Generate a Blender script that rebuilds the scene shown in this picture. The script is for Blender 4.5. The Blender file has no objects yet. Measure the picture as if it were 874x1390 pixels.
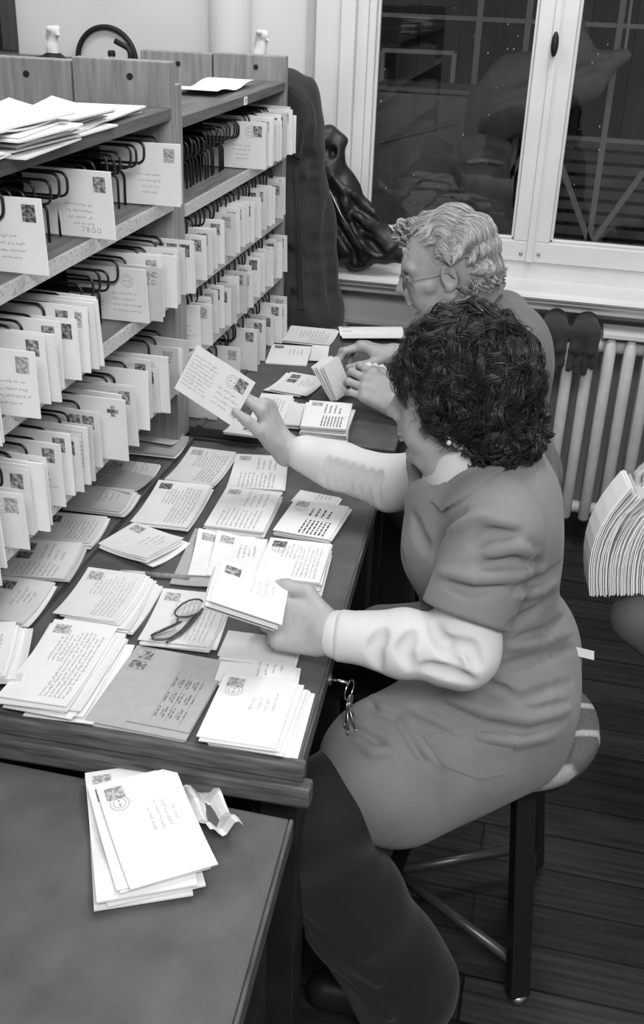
import bpy, math, random
import numpy as np
from mathutils import Matrix, Vector

random.seed(7)
SC = bpy.context.scene
COL = SC.collection
PI = math.pi

# ------------------------------------------------------------------ camera
CAM = np.array([0.0, 0.0, 1.76])
PP = np.array([437.0, 650.0])
FPX = 1434.0
_d = np.array([-113, 2950, FPX]); _d /= np.linalg.norm(_d)
_y = np.array([375, -683, FPX]); _y /= np.linalg.norm(_y)
_y -= _d * (_y @ _d); _y /= np.linalg.norm(_y)
_z = -_d
_x = np.cross(_y, _z)


def ray(px, py):
    v = np.array([px - PP[0], py - PP[1], FPX])
    v = v / np.linalg.norm(v)
    return np.array([v @ _x, v @ _y, v @ _z])


def atz(px, py, z):
    r = ray(px, py)
    return CAM + r * ((z - CAM[2]) / r[2])


def aty(px, py, y):
    r = ray(px, py)
    return CAM + r * (y / r[1])


def atx(px, py, x):
    r = ray(px, py)
    return CAM + r * (x / r[0])


cam_data = bpy.data.cameras.new('camera')
cam = bpy.data.objects.new('camera', cam_data)
COL.objects.link(cam)
cam_data.sensor_fit = 'HORIZONTAL'
cam_data.sensor_width = 36
cam_data.lens = FPX / 874 * 36
cam_data.shift_y = -45 / 874
cam_data.clip_start = 0.02
R = Vector((_x[0], _y[0], _z[0])); U = -Vector((_x[1], _y[1], _z[1])); B = -Vector((_x[2], _y[2], _z[2]))
cam.matrix_world = Matrix(((R.x, U.x, B.x, CAM[0]), (R.y, U.y, B.y, CAM[1]), (R.z, U.z, B.z, CAM[2]), (0, 0, 0, 1)))
SC.camera = cam


# ------------------------------------------------------------------ materials
def new_mat(name):
    m = bpy.data.materials.new(name)
    m.use_nodes = True
    nt = m.node_tree
    return m, nt, nt.nodes['Principled BSDF']


def g(v):
    return (v, v, v, 1)


def mat_plain(name, v, rough=0.6, spec=0.3, metal=0.0, noise=0.0, scale=40, bump=0.0, bscale=300, stretch=None, sheen=0.0):
    m, nt, b = new_mat(name)
    b.inputs['Roughness'].default_value = rough
    b.inputs['Specular IOR Level'].default_value = spec
    b.inputs['Metallic'].default_value = metal
    if sheen:
        b.inputs['Sheen Weight'].default_value = sheen
    b.inputs['Base Color'].default_value = g(v)
    tc = nt.nodes.new('ShaderNodeTexCoord')
    mp = nt.nodes.new('ShaderNodeMapping')
    nt.links.new(tc.outputs['Object'], mp.inputs[0])
    if stretch:
        mp.inputs['Scale'].default_value = stretch
    if noise:
        n = nt.nodes.new('ShaderNodeTexNoise')
        n.inputs['Scale'].default_value = scale
        n.inputs['Detail'].default_value = 5
        nt.links.new(mp.outputs[0], n.inputs[0])
        r = nt.nodes.new('ShaderNodeMapRange')
        r.inputs[1].default_value = 0.3; r.inputs[2].default_value = 0.7
        r.inputs[3].default_value = v * (1 - noise); r.inputs[4].default_value = min(1, v * (1 + noise))
        nt.links.new(n.outputs[0], r.inputs[0])
        nt.links.new(r.outputs[0], b.inputs['Base Color'])
    if bump:
        n2 = nt.nodes.new('ShaderNodeTexNoise')
        n2.inputs['Scale'].default_value = bscale
        n2.inputs['Detail'].default_value = 3
        nt.links.new(mp.outputs[0], n2.inputs[0])
        bp = nt.nodes.new('ShaderNodeBump')
        bp.inputs['Strength'].default_value = bump
        bp.inputs['Distance'].default_value = 0.002
        nt.links.new(n2.outputs[0], bp.inputs['Height'])
        nt.links.new(bp.outputs[0], b.inputs['Normal'])
    return m


def mat_planks(name, v, width, axis='Y', length=1.6, gap=0.006, rough=0.5):
    m, nt, b = new_mat(name)
    b.inputs['Roughness'].default_value = rough
    b.inputs['Specular IOR Level'].default_value = 0.25
    tc = nt.nodes.new('ShaderNodeTexCoord')
    br = nt.nodes.new('ShaderNodeTexBrick')
    br.inputs['Scale'].default_value = 1
    br.inputs['Brick Width'].default_value = length
    br.inputs['Row Height'].default_value = width
    br.inputs['Mortar Size'].default_value = gap / 2
    br.inputs['Color1'].default_value = g(v * 0.6)
    br.inputs['Color2'].default_value = g(v * 1.5)
    br.inputs['Mortar'].default_value = g(v * 0.15)
    br.offset = 0.37
    nt.links.new(tc.outputs['Object'], br.inputs[0])
    mp = nt.nodes.new('ShaderNodeMapping')
    mp.inputs['Scale'].default_value = (1.5, 28, 1)
    nt.links.new(tc.outputs['Object'], mp.inputs[0])
    n = nt.nodes.new('ShaderNodeTexNoise')
    n.inputs['Scale'].default_value = 3; n.inputs['Detail'].default_value = 8
    nt.links.new(mp.outputs[0], n.inputs[0])
    mr = nt.nodes.new('ShaderNodeMapRange')
    mr.inputs[1].default_value = .3; mr.inputs[2].default_value = .7; mr.inputs[3].default_value = .45; mr.inputs[4].default_value = 1.5
    nt.links.new(n.outputs[0], mr.inputs[0])
    mx = nt.nodes.new('ShaderNodeMix'); mx.data_type = 'RGBA'; mx.blend_type = 'MULTIPLY'
    mx.inputs[0].default_value = 1
    nt.links.new(br.outputs[0], mx.inputs[6]); nt.links.new(mr.outputs[0], mx.inputs[7])
    nt.links.new(mx.outputs[2], b.inputs['Base Color'])
    bp = nt.nodes.new('ShaderNodeBump'); bp.inputs['Strength'].default_value = .3; bp.inputs['Distance'].default_value = .003
    nt.links.new(n.outputs[0], bp.inputs['Height']); nt.links.new(bp.outputs[0], b.inputs['Normal'])
    return m


def mat_wood(name, v, amp=0.35, rough=0.5, stretch=(30, 30, 2), scale=3):
    return mat_plain(name, v, rough=rough, spec=0.3, noise=amp, scale=scale, stretch=stretch, bump=0.08, bscale=scale * 2)


def mat_ticked(name, v, dark, scale):
    """pale strip with small dark specks and ticks"""
    m, nt, b = new_mat(name)
    b.inputs['Roughness'].default_value = .6
    tc = nt.nodes.new('ShaderNodeTexCoord')
    n = nt.nodes.new('ShaderNodeTexNoise'); n.inputs['Scale'].default_value = scale; n.inputs['Detail'].default_value = 6
    nt.links.new(tc.outputs['Object'], n.inputs[0])
    r = nt.nodes.new('ShaderNodeValToRGB')
    r.color_ramp.elements[0].position = .33; r.color_ramp.elements[0].color = g(dark)
    r.color_ramp.elements[1].position = .45; r.color_ramp.elements[1].color = g(v)
    nt.links.new(n.outputs[0], r.inputs[0]); nt.links.new(r.outputs[0], b.inputs['Base Color'])
    return m


def mat_hair(name, v0, v1, rough=0.38):
    m, nt, b = new_mat(name)
    b.inputs['Roughness'].default_value = rough
    b.inputs['Specular IOR Level'].default_value = 0.5
    geo = nt.nodes.new('ShaderNodeNewGeometry')
    mr = nt.nodes.new('ShaderNodeMapRange')
    mr.inputs[3].default_value = v0; mr.inputs[4].default_value = v1
    nt.links.new(geo.outputs['Random Per Island'], mr.inputs[0])
    nt.links.new(mr.outputs[0], b.inputs['Base Color'])
    return m


def mat_glass(name, tint=0.75):
    m = bpy.data.materials.new(name); m.use_nodes = True
    nt = m.node_tree; nt.nodes.clear()
    out = nt.nodes.new('ShaderNodeOutputMaterial')
    tr = nt.nodes.new('ShaderNodeBsdfTransparent'); tr.inputs[0].default_value = g(tint)
    gl = nt.nodes.new('ShaderNodeBsdfGlossy'); gl.inputs['Roughness'].default_value = 0.02
    gl.inputs[0].default_value = g(.9)
    fr = nt.nodes.new('ShaderNodeFresnel'); fr.inputs[0].default_value = 1.45
    mx = nt.nodes.new('ShaderNodeMixShader')
    nt.links.new(fr.outputs[0], mx.inputs[0]); nt.links.new(tr.outputs[0], mx.inputs[1]); nt.links.new(gl.outputs[0], mx.inputs[2])
    nt.links.new(mx.outputs[0], out.inputs[0])
    return m


def mat_stamp(name, v0, v1, scale):
    m, nt, b = new_mat(name)
    b.inputs['Roughness'].default_value = .6
    tc = nt.nodes.new('ShaderNodeTexCoord')
    vo = nt.nodes.new('ShaderNodeTexNoise'); vo.inputs['Scale'].default_value = scale; vo.inputs['Detail'].default_value = 2
    nt.links.new(tc.outputs['Object'], vo.inputs[0])
    r = nt.nodes.new('ShaderNodeMapRange'); r.inputs[1].default_value = .4; r.inputs[2].default_value = .6
    r.inputs[3].default_value = v0; r.inputs[4].default_value = v1
    nt.links.new(vo.outputs[0], r.inputs[0]); nt.links.new(r.outputs[0], b.inputs['Base Color'])
    return m


def mat_weave(name, v, scale=900, bump=.25, rough=.85, noise=.1):
    m = mat_plain(name, v, rough=rough, spec=.15, noise=noise, scale=12, bump=bump, bscale=scale, sheen=.12)
    return m


M = {}
M['wall'] = mat_plain('wall_paint', .62, rough=.8, noise=.05, scale=3, bump=.15, bscale=60)
M['white_paint'] = mat_plain('white_paint', .64, rough=.4, noise=.05, scale=6)
M['panel_paint'] = mat_plain('panel_paint', .76, rough=.5, noise=.05, scale=6)
M['casing_shade_dust'] = mat_plain('casing_shade_dust_grey', .42, rough=.6, noise=.05, scale=6)  # darker tone for the painted shade beside the casing, also used for dust
M['floor'] = mat_planks('dark_floorboards', .023, .105)
M['cab'] = mat_wood('cabinet_veneer', .25, .24)
M['cab_in'] = mat_wood('shelf_board', .16, .3, stretch=(30, 2, 30))
M['cab_top'] = mat_wood('cabinet_top_edge', .12, .3, stretch=(30, 2, 30))
M['cab_dark'] = mat_plain('cabinet_back', .05, rough=.7)
M['strip'] = mat_ticked('label_strip', .50, .24, 170)
M['desk'] = mat_plain('desk_linoleum', .092, rough=.55, spec=.35, noise=.22, scale=14, bump=.12, bscale=500)
M['desk_edge'] = mat_wood('desk_edge_wood', .09, .5, stretch=(3, 40, 40), scale=4)
M['desk_edge_y'] = mat_wood('desk_edge_wood_long', .085, .5, stretch=(40, 3, 40), scale=4)
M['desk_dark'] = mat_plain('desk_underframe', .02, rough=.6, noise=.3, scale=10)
M['wire'] = mat_plain('black_wire', .012, rough=.35, spec=.5)
PAPER = []
for i, v in enumerate((.77, .71, .64, .52, .36, .22)):
    M['paper%d' % i] = mat_plain('paper_tone_%d' % i, v, rough=.75, spec=.15, noise=.03, scale=30)
M['kraft'] = mat_plain('kraft_paper', .40, rough=.8, noise=.06, scale=60)
M['ink'] = mat_plain('pen_ink', .17, rough=.7)
M['ink_pale'] = mat_plain('pale_pen_ink', .36, rough=.7)
M['print'] = mat_plain('printing_ink', .06, rough=.6)
M['stampA'] = mat_stamp('stamp_print', .10, .42, 160)
M['stampB'] = mat_stamp('stamp_print_pale', .25, .55, 200)
M['stampC'] = mat_stamp('stamp_print_dark', .04, .28, 180)
M['postmark'] = mat_plain('postmark_ink', .30, rough=.7)
M['skin'] = mat_plain('skin', .37, rough=.48, spec=.35, noise=.06, scale=60, bump=.1, bscale=350)
M['skin_old'] = mat_plain('aged_skin', .37, rough=.5, spec=.35, noise=.09, scale=50, bump=.16, bscale=260)
M['nail'] = mat_plain('fingernail', .46, rough=.3, spec=.5)
M['smock'] = mat_weave('smock_cotton', .20)
M['smock_dark'] = mat_weave('grey_cotton', .14)
M['sweater'] = mat_weave('white_jersey', .60, 700, .15, noise=.03)
M['trousers'] = mat_weave('dark_trousers', .017, 700)
M['trousers_grey'] = mat_weave('grey_trousers', .13, 700)
M['shoe'] = mat_plain('black_shoe', .015, rough=.4)
M['hair_dark'] = mat_hair('dark_hair', .008, .035, .33)
M['hair_cap'] = mat_plain('dark_hair_mass', .010, rough=.6)
M['hair_grey'] = mat_hair('grey_hair', .28, .62, .4)
M['hair_grey_cap'] = mat_plain('grey_hair_mass', .34, rough=.6)
M['eye'] = mat_plain('eye_white', .7, rough=.2, spec=.5)
M['iris'] = mat_plain('iris', .03, rough=.2, spec=.5)
M['chrome'] = mat_plain('polished_metal', .75, rough=.2, metal=1)
M['steel'] = mat_plain('dull_steel', .35, rough=.35, metal=1)
M['pearl'] = mat_plain('pearl', .8, rough=.2, spec=.6)
M['specs'] = mat_plain('spectacle_frame', .06, rough=.25, spec=.6)
M['lens'] = mat_glass('spectacle_lens', .93)
M['glass'] = mat_glass('window_glass', .85)
M['coat'] = mat_weave('dark_wool_coat', .034, 500, .3)
M['leather'] = mat_plain('black_leather', .014, rough=.42, spec=.45, bump=.3, bscale=45)
M['glove'] = mat_weave('dark_knit', .040, 420, .5)
M['radiator'] = mat_plain('radiator_enamel', .62, rough=.45, noise=.08, scale=30, bump=.1, bscale=120)
M['stool_dark'] = mat_plain('stool_black_paint', .012, rough=.4, spec=.4)
M['black'] = mat_plain('matt_black', .012, rough=.5)
M['plaster'] = mat_plain('figurine_plaster', .62, rough=.5)
M['mirror'] = mat_plain('mirror_silver', .8, rough=.05, metal=1)
M['yard_wall'] = mat_planks('yard_brick', .06, .09, length=.25, gap=.012, rough=.9)
M['yard_steel'] = mat_plain('yard_steel', .40, rough=.6)
M['yard_box'] = mat_plain('yard_crate', .22, rough=.7, noise=.25, scale=5)
M['tarp'] = mat_plain('tarpaulin', .20, rough=.5, noise=.3, scale=8)
M['picture'] = mat_plain('dark_picture', .012, rough=.3)
M['folder'] = mat_plain('dark_folder', .015, rough=.5)


def mat_seat():
    m, nt, b = new_mat('striped_seat_cloth')
    b.inputs['Roughness'].default_value = .85
    tc = nt.nodes.new('ShaderNodeTexCoord')
    mp = nt.nodes.new('ShaderNodeMapping'); mp.inputs['Rotation'].default_value = (0, 0, math.radians(62))
    nt.links.new(tc.outputs['Object'], mp.inputs[0])
    w = nt.nodes.new('ShaderNodeTexWave'); w.inputs['Scale'].default_value = 4.3; w.inputs['Distortion'].default_value = .4
    w.inputs['Phase Offset'].default_value = 1.2
    nt.links.new(mp.outputs[0], w.inputs[0])
    r = nt.nodes.new('ShaderNodeValToRGB')
    r.color_ramp.elements[0].position = .84; r.color_ramp.elements[0].color = g(.09)
    r.color_ramp.elements[1].position = .97; r.color_ramp.elements[1].color = g(.36)
    nt.links.new(w.outputs[0], r.inputs[0])
    n = nt.nodes.new('ShaderNodeTexNoise'); n.inputs['Scale'].default_value = 260
    nt.links.new(tc.outputs['Object'], n.inputs[0])
    mx = nt.nodes.new('ShaderNodeMix'); mx.data_type = 'RGBA'; mx.blend_type = 'OVERLAY'; mx.inputs[0].default_value = .5
    nt.links.new(r.outputs[0], mx.inputs[6]); nt.links.new(n.outputs[0], mx.inputs[7])
    nt.links.new(mx.outputs[2], b.inputs['Base Color'])
    return m


M['seat'] = mat_seat()


# ------------------------------------------------------------------ objects and meshes
def wloc(o):
    p = np.zeros(3)
    while o is not None:
        p += np.array(o.location); o = o.parent
    return p


def tag(o, label=None, cat=None, group=None, kind=None):
    if label: o['label'] = label
    if cat: o['category'] = cat
    if group: o['group'] = group
    if kind: o['kind'] = kind
    return o


def empty(name, loc, label=None, cat=None, group=None, kind=None, parent=None):
    o = bpy.data.objects.new(name, None)
    COL.objects.link(o)
    o.location = loc
    if parent: o.parent = parent
    return tag(o, label, cat, group, kind)


def mesh_data(name, V, F, mat, smooth=False):
    me = bpy.data.meshes.new(name)
    V = np.asarray(V, dtype=np.float32)
    if isinstance(F, np.ndarray):
        n, k = F.shape
        me.vertices.add(len(V)); me.vertices.foreach_set('co', V.ravel())
        me.loops.add(n * k); me.loops.foreach_set('vertex_index', F.astype(np.int32).ravel())
        me.polygons.add(n)
        me.polygons.foreach_set('loop_start', np.arange(0, n * k, k, dtype=np.int32))
        me.polygons.foreach_set('loop_total', np.full(n, k, dtype=np.int32))
        me.update(calc_edges=True)
    else:
        me.from_pydata([tuple(v) for v in V.tolist()], [], F)
        me.update()
    if mat: me.materials.append(mat)
    if smooth:
        me.polygons.foreach_set('use_smooth', np.ones(len(me.polygons), dtype=bool))
    return me


def obj(name, me, parent=None, loc=(0, 0, 0)):
    o = bpy.data.objects.new(name, me)
    COL.objects.link(o)
    o.location = loc
    if parent: o.parent = parent
    return o


def frame_of(a, b):
    w = np.asarray(b, float) - np.asarray(a, float); L = np.linalg.norm(w); w = w / max(L, 1e-9)
    h = np.array([0, 0, 1.0]) if abs(w[2]) < .9 else np.array([1.0, 0, 0])
    u = np.cross(h, w); u /= np.linalg.norm(u)
    return u, np.cross(w, u), w


class MB:
    def __init__(s):
        s.V = []; s.F = []

    def add(s, V, F):
        o = len(s.V)
        s.V += [tuple(map(float, v)) for v in V]
        s.F += [tuple(i + o for i in f) for f in F]
        return s

    def box(s, lo, hi):
        x0, y0, z0 = lo; x1, y1, z1 = hi
        return s.add([(x0, y0, z0), (x1, y0, z0), (x1, y1, z0), (x0, y1, z0), (x0, y0, z1), (x1, y0, z1), (x1, y1, z1), (x0, y1, z1)],
                     [(0, 3, 2, 1), (4, 5, 6, 7), (0, 1, 5, 4), (1, 2, 6, 5), (2, 3, 7, 6), (3, 0, 4, 7)])

    def prism(s, poly, z0, z1):
        n = len(poly)
        a = sum(poly[i][0] * poly[(i + 1) % n][1] - poly[(i + 1) % n][0] * poly[i][1] for i in range(n))
        if a < 0: poly = poly[::-1]
        V = [(p[0], p[1], z0) for p in poly] + [(p[0], p[1], z1) for p in poly]
        F = [tuple(range(n - 1, -1, -1)), tuple(range(n, 2 * n))] + [(i, (i + 1) % n, n + (i + 1) % n, n + i) for i in range(n)]
        return s.add(V, F)

    def bar(s, a, b, w, h, up=(0, 0, 1)):
        a = np.array(a, float); b = np.array(b, float); d = b - a; d /= np.linalg.norm(d)
        u = np.cross(d, np.array(up, float)); u /= np.linalg.norm(u); v = np.cross(u, d)
        V = [p + u * i * w / 2 + v * j * h / 2 for p in (a, b) for i, j in ((-1, -1), (1, -1), (1, 1), (-1, 1))]
        return s.add(V, [(0, 1, 2, 3), (7, 6, 5, 4), (0, 4, 5, 1), (1, 5, 6, 2), (2, 6, 7, 3), (3, 7, 4, 0)])

    def tube(s, pts, r, seg=8, closed=False):
        pts = [np.array(p, float) for p in pts]; n = len(pts)
        rs = r if hasattr(r, '__len__') else [r] * n
        V = []; prev = None
        for i, p in enumerate(pts):
            if closed: t = pts[(i + 1) % n] - pts[i - 1]
            else: t = pts[min(i + 1, n - 1)] - pts[max(i - 1, 0)]
            t = t / max(np.linalg.norm(t), 1e-9)
            if prev is None:
                u, v, _ = frame_of((0, 0, 0), t)
            else:
                u = prev - t * (prev @ t); u /= max(np.linalg.norm(u), 1e-9); v = np.cross(t, u)
            prev = u
            for k in range(seg):
                a = 2 * PI * k / seg
                V.append(p + (u * math.cos(a) + v * math.sin(a)) * rs[i])
        F = []
        for i in range(n if closed else n - 1):
            j = (i + 1) % n
            for k in range(seg):
                k2 = (k + 1) % seg
                F.append((i * seg + k, i * seg + k2, j * seg + k2, j * seg + k))
        if not closed:
            F.append(tuple(range(seg - 1, -1, -1))); F.append(tuple((n - 1) * seg + k for k in range(seg)))
        return s.add(V, F)

    def lathe(s, prof, c, seg=32, axis='Z'):
        V = []; n = len(prof)
        for r, z in prof:
            for k in range(seg):
                a = 2 * PI * k / seg
                if axis == 'Z': V.append((c[0] + r * math.cos(a), c[1] + r * math.sin(a), c[2] + z))
                elif axis == 'Y': V.append((c[0] + r * math.cos(a), c[1] - z, c[2] + r * math.sin(a)))
                else: V.append((c[0] + z, c[1] + r * math.cos(a), c[2] + r * math.sin(a)))
        F = []
        for i in range(n - 1):
            for k in range(seg):
                k2 = (k + 1) % seg
                F.append((i * seg + k, i * seg + k2, (i + 1) * seg + k2, (i + 1) * seg + k))
        F.append(tuple(range(seg - 1, -1, -1))); F.append(tuple((n - 1) * seg + k for k in range(seg)))
        return s.add(V, F)

    def sphere(s, c, r, seg=16, rings=10, sc=(1, 1, 1)):
        prof = []
        V = [(c[0], c[1], c[2] - r * sc[2])]
        for i in range(1, rings):
            t = -PI / 2 + PI * i / rings
            for k in range(seg):
                a = 2 * PI * k / seg
                V.append((c[0] + r * sc[0] * math.cos(t) * math.cos(a), c[1] + r * sc[1] * math.cos(t) * math.sin(a), c[2] + r * sc[2] * math.sin(t)))
        V.append((c[0], c[1], c[2] + r * sc[2]))
        F = []
        for k in range(seg): F.append((0, 1 + (k + 1) % seg, 1 + k))
        for i in range(rings - 2):
            for k in range(seg):
                k2 = (k + 1) % seg
                F.append((1 + i * seg + k, 1 + i * seg + k2, 1 + (i + 1) * seg + k2, 1 + (i + 1) * seg + k))
        o = 1 + (rings - 2) * seg; L = len(V) - 1
        for k in range(seg): F.append((o + k, o + (k + 1) % seg, L))
        return s.add(V, F)

    def build(s, name, mat, parent=None, smooth=False, bevel=0, angle=None):
        off = wloc(parent) if parent else np.zeros(3)
        me = mesh_data(name, np.array(s.V) - off, s.F, mat, smooth)
        o = obj(name, me, parent)
        if bevel:
            b = o.modifiers.new('bevel', 'BEVEL'); b.width = bevel; b.segments = 2; b.limit_method = 'ANGLE'
        return o


def box_obj(name, lo, hi, mat, parent=None, bevel=0.0):
    return MB().box(lo, hi).build(name, mat, parent, bevel=bevel)


def arc_path(pts, r, n=5):
    """polyline with rounded corners"""
    pts = [np.array(p, float) for p in pts]; out = [pts[0]]
    for i in range(1, len(pts) - 1):
        a = pts[i - 1] - pts[i]; b = pts[i + 1] - pts[i]
        ra = min(r, np.linalg.norm(a) * .49, np.linalg.norm(b) * .49)
        p0 = pts[i] + a / np.linalg.norm(a) * ra; p2 = pts[i] + b / np.linalg.norm(b) * ra
        for k in range(n + 1):
            t = k / n
            out.append(p0 * (1 - t) ** 2 + pts[i] * 2 * t * (1 - t) + p2 * t * t)
    out.append(pts[-1])
    return out


# ------------------------------------------------------------------ the room
WY = 3.42                                     # inner face of the window wall
struct = lambda o: tag(o, kind='structure')
struct(MB().box((-3.2, -1.2, -.05), (3.0, WY + .2, 0)).build('floor', M['floor']))
GX0, GX1, GZ0, GZ1 = -.70, 1.30, .90, 2.75      # hole for the window
w = MB()
w.box((-3.2, WY, 0), (GX0, WY + .2, 3.2))
w.box((GX1, WY, 0), (3.0, WY + .2, 3.2))
w.box((GX0, WY, 0), (-.27, WY + .2, GZ0)); w.box((-.27, WY, .79), (GX1, WY + .2, GZ0)); w.box((-.27, WY + .15, 0), (GX1, WY + .2, .79))
w.box((GX0, WY, GZ1), (GX1, WY + .2, 3.2))
struct(w.build('wall_back', M['wall']))
struct(box_obj('wall_left', (-3.35, -1.2, 0), (-3.2, WY + .2, 3.2), M['wall']))
struct(box_obj('wall_right', (3.0, -1.2, 0), (3.15, WY + .2, 3.2), M['wall']))
# round pipe casing running up the wall
p = MB(); p.lathe([(.066, 0), (.066, 3.2)], (-1.09, WY - .02, 0), 32)
struct(p.build('pillar', M['wall'], smooth=True))
# low dado below the sill with an upper rail and upright boards
t = MB()
t.box((GX0 - .25, WY - .02, .60), (-.27, WY, .845)); t.box((-.27, WY - .02, .77), (2.9, WY, .845))
for k in range(16):
    x = GX0 - .25 + k * .205
    if -.45 < x < 1.28: continue
    t.box((x + .002, WY - .012, .02), (x + .203, WY, .597))
t.box((GX0 - .25, WY - .035, .675), (-.27, WY - .02, .685))
struct(t.build('trim_1', M['panel_paint'], bevel=.002))
# sill with a rounded nosing
sx0, sx1 = -.92, 2.9
s_ = MB()
prof = [(WY + .05, .875), (3.275, .872), (3.262, .866), (3.258, .858), (3.264, .850), (3.278, .846), (3.278, .838), (3.290, .830), (3.300, .822), (3.300, .812), (WY + .05, .812)]
n = len(prof)
V = [(sx0, a, b) for a, b in prof] + [(sx1, a, b) for a, b in prof]
s_.add(V, [tuple(range(n)), tuple(range(2 * n - 1, n - 1, -1))] + [(i, n + i, n + (i + 1) % n, (i + 1) % n) for i in range(n)])
struct(s_.build('windowsill', M['white_paint']))
# window: casing, two sashes, panes
win = empty('window_1', (0, WY, .9)); struct(win)
f = MB()
f.box((-.815, WY - .03, .872), (-.735, WY + .02, 2.8))
f.box((-.735, WY - .045, .872), (-.690, WY + .04, 2.8))
f.box((-.690, WY - .02, .872), (-.655, WY + .09, 2.8))
f.build('casing', M['white_paint'], win, bevel=.004)
MB().box((-.845, WY - .012, .872), (-.815, WY + .02, 2.8)).build('casing_edge_shade', M['casing_shade_dust'], win)  # edge strip, its dark tone stands in for shadow along the casing
f = MB()
f.box((-.72, WY - .004, .868), (1.30, WY + .19, .932))
f.build('lower_rail', M['white_paint'], win, bevel=.005)
for (x0, x1, gx0, gx1) in ((-.655, -.0985, -.632, -.152), (-.0965, .62, -.040, .56)):
    s = MB()
    s.box((x0, WY - .012, .93), (x1, WY + .05, .995))
    s.box((x0, WY - .012, 2.55), (x1, WY + .05, 2.62))
    s.box((x0, WY - .012, .995), (gx0, WY + .05, 2.55))
    s.box((gx1, WY - .012, .995), (x1, WY + .05, 2.55))
    b_ = .010
    s.box((gx0, WY + .004, .995), (gx1, WY + .03, .995 + b_)); s.box((gx0, WY + .004, 2.54), (gx1, WY + .03, 2.55))
    s.box((gx0, WY + .004, .995), (gx0 + b_, WY + .03, 2.55)); s.box((gx1 - b_, WY + .004, .995), (gx1, WY + .03, 2.55))
    so = s.build('sash', M['white_paint'], win, bevel=.003)
    MB().box((gx0, WY + .014, .995), (gx1, WY + .018, 2.55)).build('pane', M['glass'], so)
    dr = random.Random(int(gx0 * 1000)); dm = MB()
    for q in range(26):
        x, z, a_, b_2 = dr.uniform(gx0 + .02, gx1 - .02), dr.uniform(1.01, 1.9), dr.uniform(.0006, .0014), dr.uniform(.0007, .003)
        dm.box((x - a_, WY + .0128, z - b_2), (x + a_, WY + .0139, z + b_2))
    tag(dm.build('dust', M['casing_shade_dust'], so), kind='stuff')
mb = MB(); mb.box((-.108, WY - .022, .93), (-.087, WY - .010, 2.62)); mb.build('meeting_strip', M['white_paint'], win, bevel=.003)
for x, z in ((-.125, .955), (-.069, .957)):
    MB().sphere((x, WY - .012, z), .006, 10, 6).build('screw', M['steel'], win, smooth=True)
h = MB(); hc = aty(753, 60, WY - .04)
h.sphere((hc[0], WY - .045, hc[2]), .02, 16, 10, (.55, .6, 1.75))
h.tube([(hc[0], WY - .045, hc[2]), (hc[0], WY - .012, hc[2])], .008)
h.build('handle', M['black'], win, smooth=True)
MB().tube([(-.715, WY - .05, 1.20), (-.715, WY - .05, 1.26)], .006).build('hinge', M['white_paint'], win, smooth=True)

# ------------------------------------------------------------------ the yard beyond the panes
struct(box_obj('ground', (-4, WY + .2, -.05), (4, 7.2, -.001), M['yard_wall']))
yw = MB(); yw.box((-4, 6.8, 0), (4, 7.0, 4)); struct(yw.build('wall_yard', M['yard_wall']))
shade_roof = MB(); shade_roof.box((-4, WY + .2, 3.2), (4, 7.0, 3.3)); struct(shade_roof.build('shade_roof', M['yard_wall']))  # unseen roof added to keep the world light off the yard


def yard_pt(px, py, Y): return aty(px, py, Y)


YB = 4.6
c0 = yard_pt(508, 122, YB); c1 = yard_pt(616, 330, YB)
cr = empty('crate', (0, YB, .0), 'tall grey box standing outside the left pane', 'crate')
MB().box((c0[0], YB, .0), (c1[0], YB + .28, c0[2])).build('body', M['yard_box'], cr, bevel=.02)
MB().box((c0[0] - .01, YB - .012, c0[2] + .0), (c1[0] + .01, YB + .28, c0[2] + .02)).build('lid', M['yard_box'], cr, bevel=.005)
for q in range(3):
    z = c0[2] - .16 - q * .2
    MB().bar((c0[0] + .02, YB - .008, z - .05), (c1[0] - .02, YB - .008, z + .06), .012, .02, (0, 1, 0)).build('batten', M['tarp'], cr)
a = yard_pt(520, 68, 5.2); b2 = yard_pt(617, 72, 5.2)
fr = empty('steel_frame', (0, 5.2, 0), 'pale metal frame above the grey box outside', 'frame')
m_ = MB()
m_.bar((a[0], 5.2, a[2]), (b2[0], 5.2, b2[2]), .03, .018); m_.build('rail', M['yard_steel'], fr)
MB().bar((b2[0], 5.2, b2[2]), (b2[0], 5.2, 0), .02, .02, (0, 1, 0)).build('post', M['yard_steel'], fr)
MB().bar((a[0], 5.2, a[2]), (a[0], 5.2, 0), .02, .02, (0, 1, 0)).build('post', M['yard_steel'], fr)
# lattice fence
lf = empty('lattice_fence', (0, 5.6, 0), 'steel lattice fence with crossed braces in the yard', 'fence')
for (p0, p1) in (((720, 195), (650, 305)), ((600, 230), (668, 330)), ((762, 225), (800, 330)), ((874, 232), (810, 320))):
    A = yard_pt(*p0, 5.6); Bp = yard_pt(*p1, 5.6); d = (Bp - A)
    MB().bar(A, A + d * 1.6, .028, .02, (0, 1, 0)).build('brace', M['yard_steel'], lf)
for px in (648, 714, 838):
    A = yard_pt(px, 60, 5.6)
    MB().bar((A[0], 5.6, 0), (A[0], 5.6, 3.1), .028, .02, (0, 1, 0)).build('post', M['yard_steel'], lf)
for py in (182, 28):
    A = yard_pt(690, py, 5.6)
    MB().bar((-1.4, 5.63, A[2]), (3.2, 5.63, A[2]), .03, .02).build('rail', M['yard_steel'], lf)
for q in range(9):
    A = yard_pt(800, 195 + q * 17, 6.2)
    o = MB().bar((-.2, 6.2, A[2]), (3.4, 6.2, A[2]), .02, .045).build('board', M['tarp'], lf)
tp = empty('tarpaulin_bundle', (0, 5.3, 0), 'large pointed bundle of grey tarpaulin hanging outside the window', 'tarpaulin')

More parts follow.
